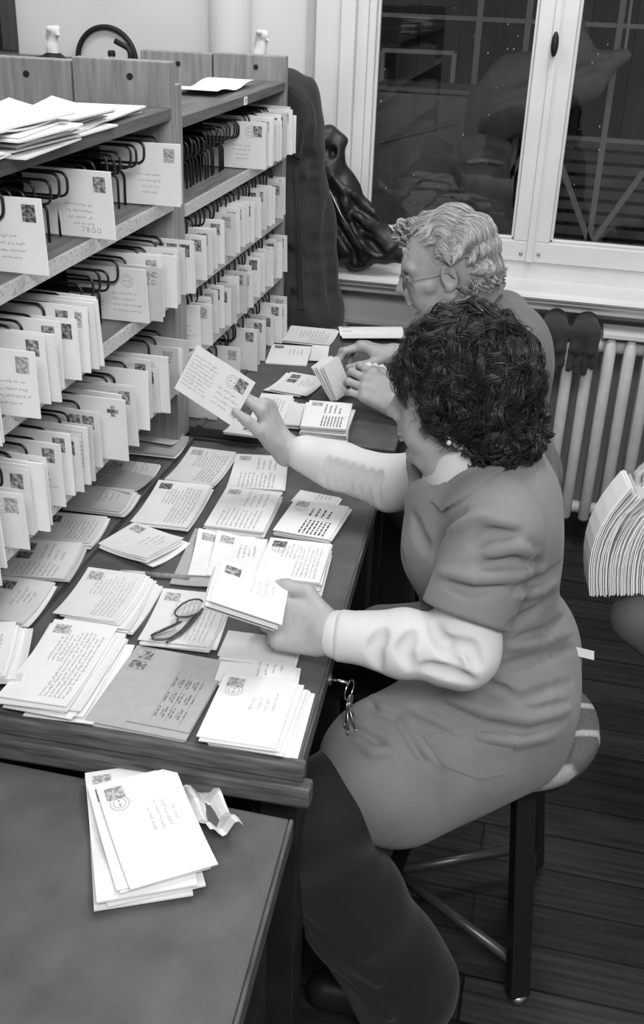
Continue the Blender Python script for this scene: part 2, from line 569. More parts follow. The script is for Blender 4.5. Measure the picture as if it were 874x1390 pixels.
# ------------------------------------------------------------------ sorting cabinets
FX, BX = -.783, -.985


def cabinet(name, label, y0, y1, zs, ztop, group, zbase):
    c = empty(name, (BX, y0, zbase), label, 'cabinet', group)
    wd = .034
    for (a, b) in ((y0, y0 + wd), (y1 - wd, y1)):
        MB().box((BX, a, zbase), (FX, b, ztop)).build('side_panel', M['cab'], c, bevel=.0025)
    MB().box((BX, y0 + wd, zbase), (BX + .008, y1 - wd, zs[0] - .01)).build('back_panel', M['cab_dark'], c)
    for i, z in enumerate(zs):
        sh = MB().box((BX + .008, y0 + wd, z - .022), (FX + (.002 if i == 0 else -.004), y1 - wd, z)).build('top_shelf' if i == 0 else 'shelf', M['cab_top'] if i == 0 else M['cab_in'], c, bevel=.001)
        if i:
            MB().box((FX - .004, y0 + wd, z - .023), (FX + .003, y1 - wd, z + .001)).build('label_strip', M['strip'], sh)
    # hanging hole near the top of the far side panel
    hx = (FX + BX) / 2
    hole = MB(); hole.lathe([(.0065, 0), (.0065, .002)], (hx + .02, y1 - wd, ztop - .03), 14, 'Y')
    hole.build('hanging_hole', M['black'], c)
    return c


Z1 = [1.76 - .262, 1.76 - .436, 1.76 - .631, 1.76 - .833]
Z2 = [1.76 - .285, 1.76 - .464, 1.76 - .634, 1.76 - .798]
ND, FD = .76, .78
YP = 2.090
cabinet('sorting_cabinet', 'near wooden sorting cabinet of letter shelves on the long desk', .55, YP, Z1, 1.76 - .178, 'sorting cabinets', ND + .014)
cabA = bpy.data.objects['sorting_cabinet']
cabinet('sorting_cabinet', 'far wooden sorting cabinet of letter shelves beside the hanging coat', YP + .002, 2.955, Z2, 1.76 - .222, 'sorting cabinets', FD)
# the row standing back to back behind them
for (y0, y1, zt, lab) in ((.55, YP, 1.76 - .185, 'back of the wooden cabinet standing behind the near sorting cabinet'),
                          (YP + .002, 2.955, 1.76 - .225, 'back of the wooden cabinet standing behind the far sorting cabinet')):
    c = empty('sorting_cabinet', (-1.2, y0, 0), lab, 'cabinet', 'cabinets standing back to back')
    for (a, b) in ((y0, y0 + .034), (y1 - .034, y1)):
        MB().box((-1.195, a, 0), (BX - .004, b, zt)).build('side_panel', M['cab'], c, bevel=.0025)
    MB().box((-1.195, y0 + .034, .1), (BX - .004, y1 - .034, 1.46)).build('carcass', M['cab_in'], c)
    MB().lathe([(.0065, 0), (.0065, .002)], (-1.085, y1 - .034, zt - .03), 14, 'Y').build('hanging_hole', M['black'], c)
# little white tag on the far top shelf
tg = aty(326, 136, 2.55)
MB().box((FX + .003, tg[1] - .012, Z2[0] - .021), (FX + .0045, tg[1] + .012, Z2[0] - .003)).build('shelf_tag', M['paper0'])
tag(bpy.data.objects['shelf_tag'], 'small white tag stuck on the front edge of the far cabinet top', 'tag')
tg_ = MB(); tg_.box((FX + .0045, tg[1] - .006, Z2[0] - .016), (FX + .0048, tg[1] + .004, Z2[0] - .014)); tg_.box((FX + .0045, tg[1] - .006, Z2[0] - .011), (FX + .0048, tg[1] + .006, Z2[0] - .009))
tg_.build('lettering', M['print'], bpy.data.objects['shelf_tag'])

# ------------------------------------------------------------------ desks
nd = empty('sorting_desk', (-.6, 1.6, 0), 'long dark sorting desk covered in letter stacks before the woman', 'desk')
topz = ND
MB().prism([(-.984, 1.105), (-.262, 1.125), (-.322, 2.148), (-.984, 2.110)], topz - .022, topz).build('desktop', M['desk'], nd, bevel=.002)
MB().prism([(-.984, .20), (FX + .016, .20), (FX + .016, 2.108), (-.984, 2.108)], ND - .02, ND + .0135).build('shelf_base', M['desk_edge_y'], nd, bevel=.002)
e = MB(); e.prism([(FX + .0165, 1.088), (-.252, 1.108), (-.2525, 1.127), (FX + .0165, 1.107)], topz - .024, topz + .004)
e.build('front_lipping', M['desk_edge'], nd, bevel=.004)
e = MB(); e.prism([(FX + .0165, 1.075), (-.240, 1.096), (-.241, 1.124), (FX + .0165, 1.104)], topz - .060, topz - .0245)
e.build('front_rail', M['desk_edge'], nd, bevel=.005)
MB().prism([(-.258, 1.128), (-.262, 1.128), (-.322, 2.15), (-.317, 2.15)], topz - .03, topz + .001).build('side_lipping', M['desk_edge_y'], nd, bevel=.001)
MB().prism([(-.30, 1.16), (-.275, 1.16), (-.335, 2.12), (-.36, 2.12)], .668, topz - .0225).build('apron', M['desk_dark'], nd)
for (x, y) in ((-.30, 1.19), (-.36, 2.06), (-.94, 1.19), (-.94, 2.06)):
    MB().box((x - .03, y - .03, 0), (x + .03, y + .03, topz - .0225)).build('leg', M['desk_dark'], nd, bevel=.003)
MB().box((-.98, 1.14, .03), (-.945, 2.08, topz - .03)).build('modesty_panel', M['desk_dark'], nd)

lt = empty('side_table', (-.6, .7, 0), 'lower dark table with worn edge holding one bundle of letters', 'table')
LZ = .70
MB().prism([(-.984, .15), (-.205, .15), (-.263, 1.0745), (-.984, 1.0745)], LZ - .028, LZ).build('tabletop', M['desk'], lt, bevel=.003)
MB().prism([(-.2045, .15), (-.199, .15), (-.2565, 1.0745), (-.2625, 1.0745)], LZ - .034, LZ + .0005).build('edge_strip', M['desk_edge_y'], lt, bevel=.002)
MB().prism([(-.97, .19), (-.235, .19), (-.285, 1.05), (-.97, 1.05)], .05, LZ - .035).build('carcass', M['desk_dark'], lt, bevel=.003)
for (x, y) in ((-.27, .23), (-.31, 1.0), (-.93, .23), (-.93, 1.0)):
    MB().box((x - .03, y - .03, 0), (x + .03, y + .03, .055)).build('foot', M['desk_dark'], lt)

fd = empty('sorting_desk', (-.6, 2.6, 0), 'far dark sorting desk by the window where the grey-haired person works', 'desk')
MB().prism([(-.984, 2.152), (-.307, 2.164), (-.345, 3.03), (-.984, 3.03)], FD - .025, FD).build('desktop', M['desk'], fd, bevel=.003)
MB().prism([(-.775, 2.153), (-.762, 2.153), (-.780, 3.02), (-.793, 3.02)], FD, FD + .006).build('ledge', M['desk_edge_y'], fd, bevel=.001)
MB().prism([(-.985, 2.15), (-.305, 2.158), (-.306, 2.168), (-.985, 2.164)], FD - .060, FD - .0255).build('front_rail', M['desk_edge'], fd, bevel=.003)
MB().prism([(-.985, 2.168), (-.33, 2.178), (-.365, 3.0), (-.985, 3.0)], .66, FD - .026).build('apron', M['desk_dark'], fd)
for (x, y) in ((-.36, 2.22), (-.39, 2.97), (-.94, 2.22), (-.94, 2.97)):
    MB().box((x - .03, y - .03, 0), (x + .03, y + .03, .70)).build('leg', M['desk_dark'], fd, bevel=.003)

# ------------------------------------------------------------------ letters
RNG = np.random.default_rng(11)


def strip_ribbon(mb, pts, wd, zoff):
    """flat ink ribbon along 2-D points"""
    pts = np.array(pts); n = len(pts)
    if n < 2: return
    t = np.gradient(pts, axis=0); t /= np.maximum(np.linalg.norm(t, axis=1, keepdims=True), 1e-9)
    nn = np.stack([-t[:, 1], t[:, 0]], 1) * wd / 2
    V = [(*p, zoff) for p in pts + nn] + [(*p, zoff) for p in pts - nn]
    mb.add(V, [(i, n + i, n + i + 1, i + 1) for i in range(n - 1)])


def hand_line(mb, rng, x0, x1, y, size, wd=.0008, slope=0.0):
    x = x0
    while x < x1 - .004:
        L = min(rng.uniform(.006, .02), x1 - x)
        k = max(4, int(L / .0011)); xs = np.linspace(x, x + L, k)
        ys = y + slope * (xs - x0) + np.where(np.arange(k) % 2, 1, 0) * size * rng.uniform(.45, 1.0, k) - np.where(rng.random(k) < .12, size * .6, 0)
        strip_ribbon(mb, np.stack([xs, ys], 1), wd, 0)
        x += L + rng.uniform(.002, .0045)


def print_line(mb, rng, x0, x1, y, size):
    x = x0
    while x < x1:
        L = rng.uniform(.004, .016)
        mb.add([(x, y, 0), (min(x + L, x1), y, 0), (min(x + L, x1), y + size, 0), (x, y + size, 0)], [(0, 1, 2, 3)])
        x += L + .003


DIG = {'7': [(0, 1), (1, 1), (.4, 0)], '8': [(.5, .5), (1, .75), (.5, 1), (0, .75), (.5, .5), (1, .25), (.5, 0), (0, .25), (.5, .5)], '0': [(.5, 0), (1, .3), (1, .7), (.5, 1), (0, .7), (0, .3), (.5, 0)]}


def writing(kind, wdt, hgt, rng):
    mb = MB()
    if kind in ('address', 'code'):
        y = -hgt * .02
        for i in range(4):
            hand_line(mb, rng, -wdt * .05 + rng.uniform(-.004, .004) + i * .004, wdt * .05 + rng.uniform(.02, .04), y, .004)
            y -= hgt * .095
        if kind == 'code':
            for i, c in enumerate('7800'):
                P = [(wdt * .12 + i * .010 + a * .006, -hgt * .42 + b_ * .009) for a, b_ in DIG[c]]
                strip_ribbon(mb, P, .0009, 0)
    elif kind == 'postcard':
        for i in range(9):
            y = hgt * .30 - i * hgt * .078
            hand_line(mb, rng, -wdt * .46, -wdt * .02 - rng.uniform(0, .01), y, .0038)
        for i in range(4):
            y = hgt * .02 - i * hgt * .11
            hand_line(mb, rng, wdt * .06, wdt * .44 - rng.uniform(0, .02), y, .004)
    elif kind == 'full':
        for i in range(10):
            y = hgt * .20 - i * hgt * .066
            x0 = -wdt * .42 if i > 3 else wdt * .02
            hand_line(mb, rng, x0, wdt * .42 - rng.uniform(0, .02), y, .0036)
    elif kind == 'printed':
        for i in range(4):
            print_line(mb, rng, wdt * .05, wdt * .40 - rng.uniform(0, .02), hgt * .05 - i * hgt * .11, .0034)
        for i in range(7):
            print_line(mb, rng, -wdt * .45, -wdt * .06, hgt * .05 - i * hgt * .07, .0032)
    elif kind == 'form':
        for i in range(9):
            y = hgt * .40 - i * hgt * .075
            mb.add([(-wdt * .02, y, 0), (wdt * .44, y, 0), (wdt * .44, y + .0007, 0), (-wdt * .02, y + .0007, 0)], [(0, 1, 2, 3)])
        for x in (-.02, .12, .3, .437):
            mb.add([(wdt * x, -hgt * .2, 0), (wdt * x + .0007, -hgt * .2, 0), (wdt * x + .0007, hgt * .4, 0), (wdt * x, hgt * .4, 0)], [(0, 1, 2, 3)])
        for i in range(7):
            print_line(mb, rng, wdt * .0, wdt * .11, hgt * .345 - i * hgt * .075, .002)
    elif kind == 'manila':
        for i in range(12):
            x = -wdt * .35 + (i % 3) * wdt * .25
            y = hgt * .12 - (i // 3) * hgt * .12
            print_line(mb, rng, x, x + wdt * .17, y, .0026)
            print_line(mb, rng, x + .005, x + wdt * .14, y - .007, .0018)
        for y in (.16, -.06, -.30):
            mb.add([(-wdt * .42, hgt * y, 0), (wdt * .42, hgt * y, 0), (wdt * .42, hgt * y + .0006, 0), (-wdt * .42, hgt * y + .0006, 0)], [(0, 1, 2, 3)])
    return mb


def bendf(kind, x, y, w, h):
    u = x / w + .5; v = y / h + .5
    if kind == 1: return .010 * np.clip(u + v - 1.2, 0, 1) ** 1.5 * 2
    if kind == 2: return .006 * (2 * u - 1) ** 2
    if kind == 3: return .008 * np.clip(1.1 - v - u, 0, 1) ** 1.4 + .003 * (2 * v - 1) ** 2
    if kind == 4: return .004 * np.sin(3 * PI * u) + .006 * (2 * u - 1) ** 2
    if kind == 5: return .030 * (2 * u - 1) ** 2 + .010 * np.sin(2.6 * PI * v + 2 * u) + .006 * np.sin(5 * PI * u)
    return 0 * u


_cache = {}


def bent(mb, w, h, kind, lift):
    V = np.array(mb.V)
    V[:, 2] += bendf(kind, V[:, 0], V[:, 1], w, h) + lift
    mb.V = [tuple(v) for v in V]
    return mb


def sheet_mesh(w, h, t, kind, mat, name='envelope'):
    key = ('s', round(w, 3), round(h, 3), round(t, 4), kind, mat, name)
    if key in _cache: return _cache[key]
    nx, ny = (1, 1) if kind == 0 else (10, 8)
    xs = np.linspace(-w / 2, w / 2, nx + 1); ys = np.linspace(-h / 2, h / 2, ny + 1)
    X, Y = np.meshgrid(xs, ys, indexing='ij')
    Zb = bendf(kind, X, Y, w, h)
    # fold thickness tapers at the rim of the envelope
    top = np.stack([X, Y, Zb + t], -1).reshape(-1, 3); bot = np.stack([X, Y, Zb], -1).reshape(-1, 3)
    N = (nx + 1) * (ny + 1); id_ = lambda i, j: i * (ny + 1) + j
    F = []
    for i in range(nx):
        for j in range(ny):
            F.append((id_(i, j), id_(i + 1, j), id_(i + 1, j + 1), id_(i, j + 1)))
            F.append((N + id_(i, j), N + id_(i, j + 1), N + id_(i + 1, j + 1), N + id_(i + 1, j)))
    for i in range(nx):
        F.append((id_(i, 0), N + id_(i, 0), N + id_(i + 1, 0), id_(i + 1, 0)))
        F.append((id_(i + 1, ny), N + id_(i + 1, ny), N + id_(i, ny), id_(i, ny)))
    for j in range(ny):
        F.append((id_(0, j + 1), N + id_(0, j + 1), N + id_(0, j), id_(0, j)))
        F.append((id_(nx, j), N + id_(nx, j), N + id_(nx, j + 1), id_(nx, j + 1)))
    me = mesh_data(name, np.concatenate([top, bot]), F, M[mat])
    _cache[key] = me
    return me


def writing_mesh(kind, w, h, t, bk, var, mat):
    key = ('w', kind, round(w, 3), round(h, 3), round(t, 4), bk, var, mat)
    if key in _cache: return _cache[key]
    mb = bent(writing(kind, w, h, np.random.default_rng(var + 100)), w, h, bk, t + .00025)
    me = mesh_data('handwriting', mb.V, mb.F, M[mat]); _cache[key] = me
    return me


def stamp_mesh(w, h, t, bk, var, mat, dx=0.0, size=(.022, .026)):
    key = ('st', round(w, 3), round(h, 3), round(t, 4), bk, var, mat, dx, size)
    if key in _cache: return _cache[key]
    mb = MB(); cx = w / 2 - .010 - size[0] / 2 - dx; cy = h / 2 - .009 - size[1] / 2
    a, b = size[0] / 2, size[1] / 2
    mb.add([(cx - a, cy - b, 0), (cx + a, cy - b, 0), (cx + a, cy + b, 0), (cx - a, cy + b, 0)], [(0, 1, 2, 3)])
    bent(mb, w, h, bk, t + .0003)
    me = mesh_data('stamp', mb.V, mb.F, M[mat]); _cache[key] = me
    return me


def cross_mesh(w, h, t):
    mb = MB(); cx = w / 2 - .024; cy = h / 2 - .024
    for a, b in ((.011, .004), (.004, .011)):
        mb.add([(cx - a, cy - b, 0), (cx + a, cy - b, 0), (cx + a, cy + b, 0), (cx - a, cy + b, 0)], [(0, 1, 2, 3)])
    bent(mb, w, h, 0, t + .0003)
    return mesh_data('cross_emblem', mb.V, mb.F, M['stampA'])


def postmark_mesh(w, h, t, bk):
    key = ('pm', round(w, 3), round(h, 3), round(t, 4), bk)
    if key in _cache: return _cache[key]
    mb = MB(); cx = w / 2 - .040; cy = h / 2 - .024
    for r in (.013, .0085):
        P = [(cx + r * math.cos(a), cy + r * math.sin(a)) for a in np.linspace(0, 2 * PI, 25)]
        strip_ribbon(mb, P, .0008, 0)
    print_line(mb, np.random.default_rng(3), cx - .006, cx + .006, cy - .001, .002)
    bent(mb, w, h, bk, t + .0004)
    me = mesh_data('postmark', mb.V, mb.F, M['postmark']); _cache[key] = me
    return me


def envelope(name, w, h, t, bk, mat, mtx, label, group=None, wr=None, var=0, stamp=None, pm=False, ink='ink', cat=None, stamps=1, extra=None):
    o = bpy.data.objects.new(name, sheet_mesh(w, h, t, bk, mat, name))
    COL.objects.link(o); o.matrix_world = mtx
    tag(o, label, cat or ('postcard' if name == 'postcard' else 'letter'), group)
    if wr: obj('printed_text' if wr in ('printed', 'form', 'manila') else 'handwriting', writing_mesh(wr, w, h, t, bk, var, ink), o)
    if stamp:
        for i in range(stamps): obj('stamp', stamp_mesh(w, h, t, bk, var % 4, stamp, i * .027), o)
    if pm: obj('postmark', postmark_mesh(w, h, t, bk), o)
    if extra: obj(extra.name, extra, o)
    return o


def ordinal(n):
    W = ['first', 'second', 'third', 'fourth', 'fifth', 'sixth', 'seventh', 'eighth', 'ninth', 'tenth', 'eleventh', 'twelfth', 'thirteenth', 'fourteenth', 'fifteenth', 'sixteenth', 'seventeenth', 'eighteenth', 'nineteenth', 'twentieth']
    T = ['twenty', 'thirty', 'forty', 'fifty', 'sixty']
    if n <= 20: return W[n - 1]
    q, r = divmod(n, 10)
    return (T[q - 2] + '-' + W[r - 1]) if r else {20: 'twentieth', 30: 'thirtieth', 40: 'fortieth', 50: 'fiftieth', 60: 'sixtieth'}[n]


# --- upright letters held between the wire dividers
def shelf_mtx(x, y, z, tilt, yaw, roll):
    return (Matrix.Translation((x, y, z)) @ Matrix.Rotation(yaw, 4, 'Z') @ Matrix.Rotation(tilt, 4, 'X') @ Matrix.Rotation(roll, 4, 'Y') @ Matrix.Rotation(PI / 2, 4, 'X'))


def shelf_letters(ys, z, where, anchor, zgap, special={}, reverse=True, dx0=0.0, drop=0.0):
    """ys from near to far; counted from the anchor end"""
    N = len(ys)
    for i, y in enumerate(ys):
        k = N - i if reverse else i + 1
        hgt = float(RNG.choice([.098, .105, .112, .116, .122])) if zgap > .13 else float(RNG.choice([.098, .104, .108, .112]))
        wdt = .162; t = float(RNG.uniform(.0012, .005))
        tone = ['paper0', 'paper1', 'paper0', 'paper2', 'paper1', 'paper0', 'paper3', 'paper1'][RNG.integers(8)]
        prot = RNG.uniform(-.012, .018)
        sp = special.get(k, {})
        hgt = sp.get('h', hgt - drop); tone = sp.get('tone', tone)
        x = -.745 + prot - wdt / 2 + sp.get('dx', 0) + dx0
        tilt = RNG.uniform(-.02, .08); yaw = RNG.uniform(-.05, .05); roll = RNG.uniform(-.012, .012)
        mt = shelf_mtx(x, y, z + hgt / 2 + .0035, tilt, yaw, roll)
        wr = sp.get('wr', ['address', 'address', 'postcard', 'address', None][RNG.integers(5)])
        st = sp.get('stamp', ['stampA', 'stampB', 'stampA', None, 'stampC', 'stampB'][RNG.integers(6)])
        lab = sp.get('label') or f'{ordinal(k)} upright letter from the {anchor} on the {where}'
        ex = cross_mesh(wdt, hgt, t) if sp.get('cross') else None
        envelope('envelope', wdt, hgt, t, 0, tone, mt, lab, f'letters on the {where}', wr, int(RNG.integers(6)), st, pm=bool(RNG.random() < .4), ink='ink', extra=ex, stamps=sp.get('stamps', 1))


def divider_mesh():
    # one bent wire: foot in the shelf, up, over, back, and a long rounded loop in front
    mb = MB()
    p = arc_path([(-.058, 0, 0), (-.058, 0, .064), (-.178, 0, .064), (-.178, 0, .080), (-.018, 0, .080), (-.018, 0, .120), (-.185, 0, .120), (-.185, 0, 0)], .016, 5)
    mb.tube(p, .0024, 6)
    return mesh_data('wire_divider', mb.V, mb.F, M['wire'], True)


DIV = divider_mesh()


def dividers(ys, z, where, anchor, far=True, h=1.0):
    N = len(ys)
    for i, y in enumerate(ys):
        k = N - i if far else i + 1
        o = bpy.data.objects.new('wire_divider', DIV); COL.objects.link(o)
        o.location = (FX, y, z); o.rotation_euler = (RNG.uniform(-.05, .05), 0, RNG.uniform(-.04, .04)); o.scale = (1 + RNG.uniform(-.06, .06), 1, h * (1 + RNG.uniform(-.05, .05)))
        tag(o, f'{ordinal(k)} black wire divider from the {anchor} on the {where}', 'divider', f'wire dividers on the {where}')


def between(a, b, n, j=.004):
    return [float(v + RNG.uniform(-j, j)) for v in np.linspace(a, b, n)]


def clumps(a, b, n):
    gaps = RNG.choice([.35, .5, .7, 1.0, 1.6, 2.6], n - 1)
    return [float(v) for v in a + (b - a) * np.concatenate([[0], np.cumsum(gaps)]) / gaps.sum()]


T1 = 'near cabinet upper shelf'; T2 = 'near cabinet middle shelf'; T3 = 'near cabinet lowest shelf'
U1 = 'far cabinet upper shelf'; U2 = 'far cabinet second shelf'; U3 = 'far cabinet third shelf'; U4 = 'far cabinet bottom level'
post = 'dividing post'
shelf_letters([1.235, 1.425, 1.672, 1.965, 1.985], Z1[1], T1, post, .15, {
    3: dict(label='letter with code 7800 standing alone among wires on upper shelf', wr='code', stamp='stampA', tone='paper0', h=.114),
    4: dict(label='letter standing nearest the viewer on the near cabinet upper shelf', wr='address', stamp='stampC', tone='paper0', h=.114),
    1: dict(h=.114, tone='paper0', stamp=None), 2: dict(h=.117, tone='paper0', stamp='stampB', wr='address')})
dividers(between(.90, 2.035, 32, .006), Z1[1], T1, post)
shelf_letters(clumps(1.12, 1.562, 15) + [1.578, 1.590] + clumps(1.825, 2.055, 12), Z1[2], T2, post, .15, {
    13: dict(label='tall white printed form standing at the gap on middle shelf', wr='form', stamp=None, tone='paper0', h=.12),
    14: dict(wr='form', stamp=None, tone='paper0', h=.118),
    15: dict(label='letter with a portrait stamp behind the tall printed form', stamp='stampC', tone='paper1', h=.118),
    2: dict(label='letter with dark printed bars near the post on middle shelf', stamp='stampC', stamps=3, wr=None, tone='paper1')})
dividers(between(.95, 2.03, 30, .006), Z1[2], T2, post)
shelf_letters(clumps(1.02, 1.598, 27) + [1.632] + clumps(1.662, 1.999, 16), Z1[3], T3, post, .15, {
    17: dict(label='letter with a cross emblem on the near cabinet lowest shelf', cross=True, stamp=None, wr=None, tone='paper1', h=.122, dx=.010),
    18: dict(label='letter with two stamps next to the cross emblem letter', stamps=2, stamp='stampA', tone='paper1', h=.108, wr='address', dx=-.006),
    20: dict(label='narrow printed form among letters on the lowest shelf', wr='form', stamp=None, tone='paper1', h=.11)})
dividers(between(1.0, 2.02, 26, .006), Z1[3], T3, post)
cend = 'cabinet end'
shelf_letters(clumps(2.590, 2.870, 16), Z2[1], U1, cend, .15, dx0=-.006)
dividers(between(2.150, 2.875, 30, .004), Z2[1], U1, cend)
shelf_letters(clumps(2.165, 2.880, 26), Z2[2], U2, cend, .13, {26: dict(dx=.02, tone='paper0', stamp='stampA'), 25: dict(dx=.016, tone='paper0', stamp='stampB')}, dx0=-.020, drop=.006)
dividers(between(2.150, 2.88, 24, .005), Z2[2], U2, cend, h=1.08)
shelf_letters(clumps(2.17, 2.885, 25), Z2[3], U3, cend, .13, {19: dict(stamp='stampC')}, dx0=-.020, drop=.006)
dividers(between(2.150, 2.88, 24, .005), Z2[3], U3, cend, h=1.05)
shelf_letters(clumps(2.20, 2.40, 5) + clumps(2.55, 2.88, 12), FD, U4, cend, .14, dx0=-.014, drop=.006)
dividers(between(2.19, 2.86, 22, .005), FD, U4, cend, h=1.08)


# --- stacks lying flat
def stack(pA, pB, pC, pD, z0, n, t, where, tone='paper0', wr='postcard', stamp='stampA', name='postcard', bk=2, fan=(0, 0), jit=.005, rot=.04, pm=False, ink='ink', tones=None, top=None, stamps=1, var=None, single='card'):
    zt = z0 + n * t
    A, B, C, D = (atz(*p, zt) for p in (pA, pB, pC, pD))
    lx = (A - C) + (B - D); lx /= np.linalg.norm(lx)
    w = (np.linalg.norm(A - C) + np.linalg.norm(B - D)) / 2
    h = (np.linalg.norm(B - A) + np.linalg.norm(D - C)) / 2
    ctr = (A + B + C + D) / 4
    ang = math.atan2(lx[1], lx[0])
    var = int(RNG.integers(6)) if var is None else var
    for k in range(n):
        topmost = k == n - 1
        f = (n - 1 - k) / max(n - 1, 1)
        ox = 0 if topmost else fan[0] * f + RNG.uniform(-jit, jit)
        oy = 0 if topmost else fan[1] * f + RNG.uniform(-jit, jit)
        a = ang + (0 if topmost else RNG.uniform(-rot, rot))
        mt = Matrix.Translation((ctr[0] + ox, ctr[1] + oy, z0 + k * t)) @ Matrix.Rotation(a, 4, 'Z')
        tn = tone if topmost else (tones or ['paper0', 'paper1', 'paper0', 'paper2'])[k % (len(tones) if tones else 4)]
        b = bk
        if topmost:
            envelope(name, w, h, t * .8, b, tn, mt, top or f'topmost {name} of the {where}', f'post in the {where}', wr, var, stamp, pm, ink, stamps=stamps)
        else:
            envelope('postcard' if name == 'postcard' else 'envelope', w * RNG.uniform(.96, 1.02), h * RNG.uniform(.95, 1.03), t * .8, b if k > n - 4 else (b if b in (0, 2) else 2), tn, mt, f'lower {"postcard" if name == "postcard" else "letter"} in the {where}', f'post beneath the top of the {where}')
    return ctr, ang, w, h


BZ = ND + .0145
Z = ND + .001
# in the slot under the lowest shelf
stack((187, 583), (248, 599), (160, 605), (232, 628), BZ, 2, .004, 'brown stack at the foot of the dividing post', 'paper4', None, None, 'envelope', 2, tones=['paper1'])
stack((183, 580), (249, 592), (166, 595), (231, 608), BZ + .010, 1, .0015, 'post', 'paper3', 'address', 'stampB', 'postcard', 2, top='grey postcard lying on the brown stack at the post foot')
stack((150, 627), (218, 632), (128, 648), (203, 652), BZ, 2, .002, 'slot stack below the fourth shelf letters', 'paper3', 'address', 'stampA', 'postcard', 2, top='grey postcard half covered by a kraft envelope in the slot')
stack((118, 630), (215, 651), (98, 652), (169, 672), BZ + .006, 1, .002, 'x', 'paper4', None, None, 'envelope', 2, top='dark kraft envelope lying skewed across the slot')
stack((108, 657), (178, 671), (76, 690), (165, 696), BZ, 4, .0022, 'slot stack before the skewed kraft envelope', 'paper3', 'address', None, 'envelope', 2, fan=(.014, -.004), tones=['paper2', 'paper3', 'paper2'])
stack((62, 699), (149, 703), (40, 733), (121, 740), BZ, 4, .0018, 'slot stack with a dark printed bar', 'paper2', 'full', 'stampC', 'postcard', 2, fan=(.012, -.006), tones=['paper1', 'paper2'])
stack((30, 735), (110, 740), (-6, 784), (88, 788), BZ, 4, .0018, 'slot stack with a broad printed postmark', 'paper1', 'postcard', 'stampC', 'postcard', 2, pm=True, fan=(.012, .0), tones=['paper3', 'paper2'], stamps=2)
stack((2, 786), (74, 793), (-45, 838), (32, 850), BZ, 4, .0018, 'slot stack with one large dark stamp', 'paper2', 'address', 'stampC', 'postcard', 2, tones=['paper1', 'paper2'], fan=(.008, 0))
stack((-45, 846), (18, 851), (-75, 915), (4, 923), BZ, 7, .0022, 'slot stack nearest the viewer', 'paper0', 'address', 'stampA', 'envelope', 2, fan=(.030, .0), tones=['paper1', 'paper2', 'paper0'])
# first column on the desk
stack((260, 609), (320, 617), (222, 654), (290, 661), Z, 4, .0018, 'stack at the far left corner of the desk', 'paper2', 'full', 'stampB', 'postcard', 2, tones=['paper1', 'paper2'])
stack((214, 655), (288, 661), (178, 711), (252, 719), Z, 5, .0018, 'stack with a dark upright picture stamp', 'paper0', 'full', 'stampC', 'postcard', 2, fan=(.004, 0))
stack((178, 713), (256, 727), (130, 742), (202, 761), Z + .001, 4, .0022, 'skewed stack beside the desk ledge above the pen', 'paper1', 'address', 'stampB', 'envelope', 3, fan=(.012, -.006))
stack((120, 775), (199, 782), (70, 837), (158, 846), Z, 8, .0018, 'thick fanned stack just below the pen', 'paper1', 'full', 'stampB', 'postcard', 2, fan=(.040, -.012), rot=.05, ink='ink_pale')
stack((74, 842), (160, 858), (-2, 949), (88, 962), Z, 9, .0022, 'big fanned stack at the near left of the desk', 'paper0', 'full', 'stampB', 'envelope', 2, fan=(.035, -.010), rot=.07, jit=.008)
stack((224, 798), (310, 815), (187, 872), (284, 881), Z, 5, .002, 'stack carrying the folded spectacles', 'paper1', 'full', 'stampB', 'postcard', 2, jit=.007, ink='ink_pale')
# second column
stack((326, 616), (386, 619), (303, 661), (388, 664), Z, 6, .002, 'stack beneath the raised hand', 'paper1', 'postcard', 'stampB', 'postcard', 0, jit=.004, stamps=1)
stack((306, 664), (385, 664), (278, 712), (356, 722), Z, 7, .0022, 'stack in the middle of the desk', 'paper0', 'postcard', 'stampB', 'postcard', 0, jit=.004, fan=(.004, -.006))
stack((268, 717), (352, 728), (230, 790), (330, 806), Z, 1, .002, 'x', 'kraft', None, None, 'envelope', 3, top='large buff envelope lying under the two stamped letters')
stack((272, 718), (345, 736), (262, 773), (330, 790), Z + .003, 3, .0018, 'pair on the large buff envelope', 'paper0', 'address', 'stampB', 'envelope', 1, jit=.003)
stack((297, 722), (362, 738), (288, 772), (345, 792), Z + .0095, 1, .0018, 'x', 'paper0', 'address', 'stampB', 'envelope', 1, top='second stamped letter overlapping the pair on the buff envelope')
stack((186, 880), (312, 893), (108, 981), (257, 1000), Z, 2, .004, 'big manila parcel stack at the desk front', 'kraft', None, 'stampA', 'envelope', 0, jit=.003, tones=['paper0'], stamps=2, top='large manila envelope with two stamps at the desk front')
stack((225, 899), (296, 918), (170, 975), (258, 997), Z + .008, 1, .0015, 'x', 'kraft', 'manila', None, 'form_sheet', 0, top='printed form sheet lying on the large manila envelope')
stack((310, 851), (409, 872), (300, 884), (393, 906), Z, 3, .003, 'stack under the left hand', 'paper2', None, None, 'envelope', 0, jit=.004, fan=(.004, -.008))
stack((300, 898), (404, 905), (290, 925), (400, 930), Z, 4, .0025, 'letters behind the near right corner stack', 'paper0', 'address', None, 'envelope', 0)
stack((303, 920), (408, 919), (267, 1001), (373, 1013), Z + .0005, 9, .0018, 'stack at the near right corner of the desk', 'paper0', 'address', 'stampB', 'envelope', 0, jit=.005, fan=(.024, .0), pm=True, ink='ink_pale')
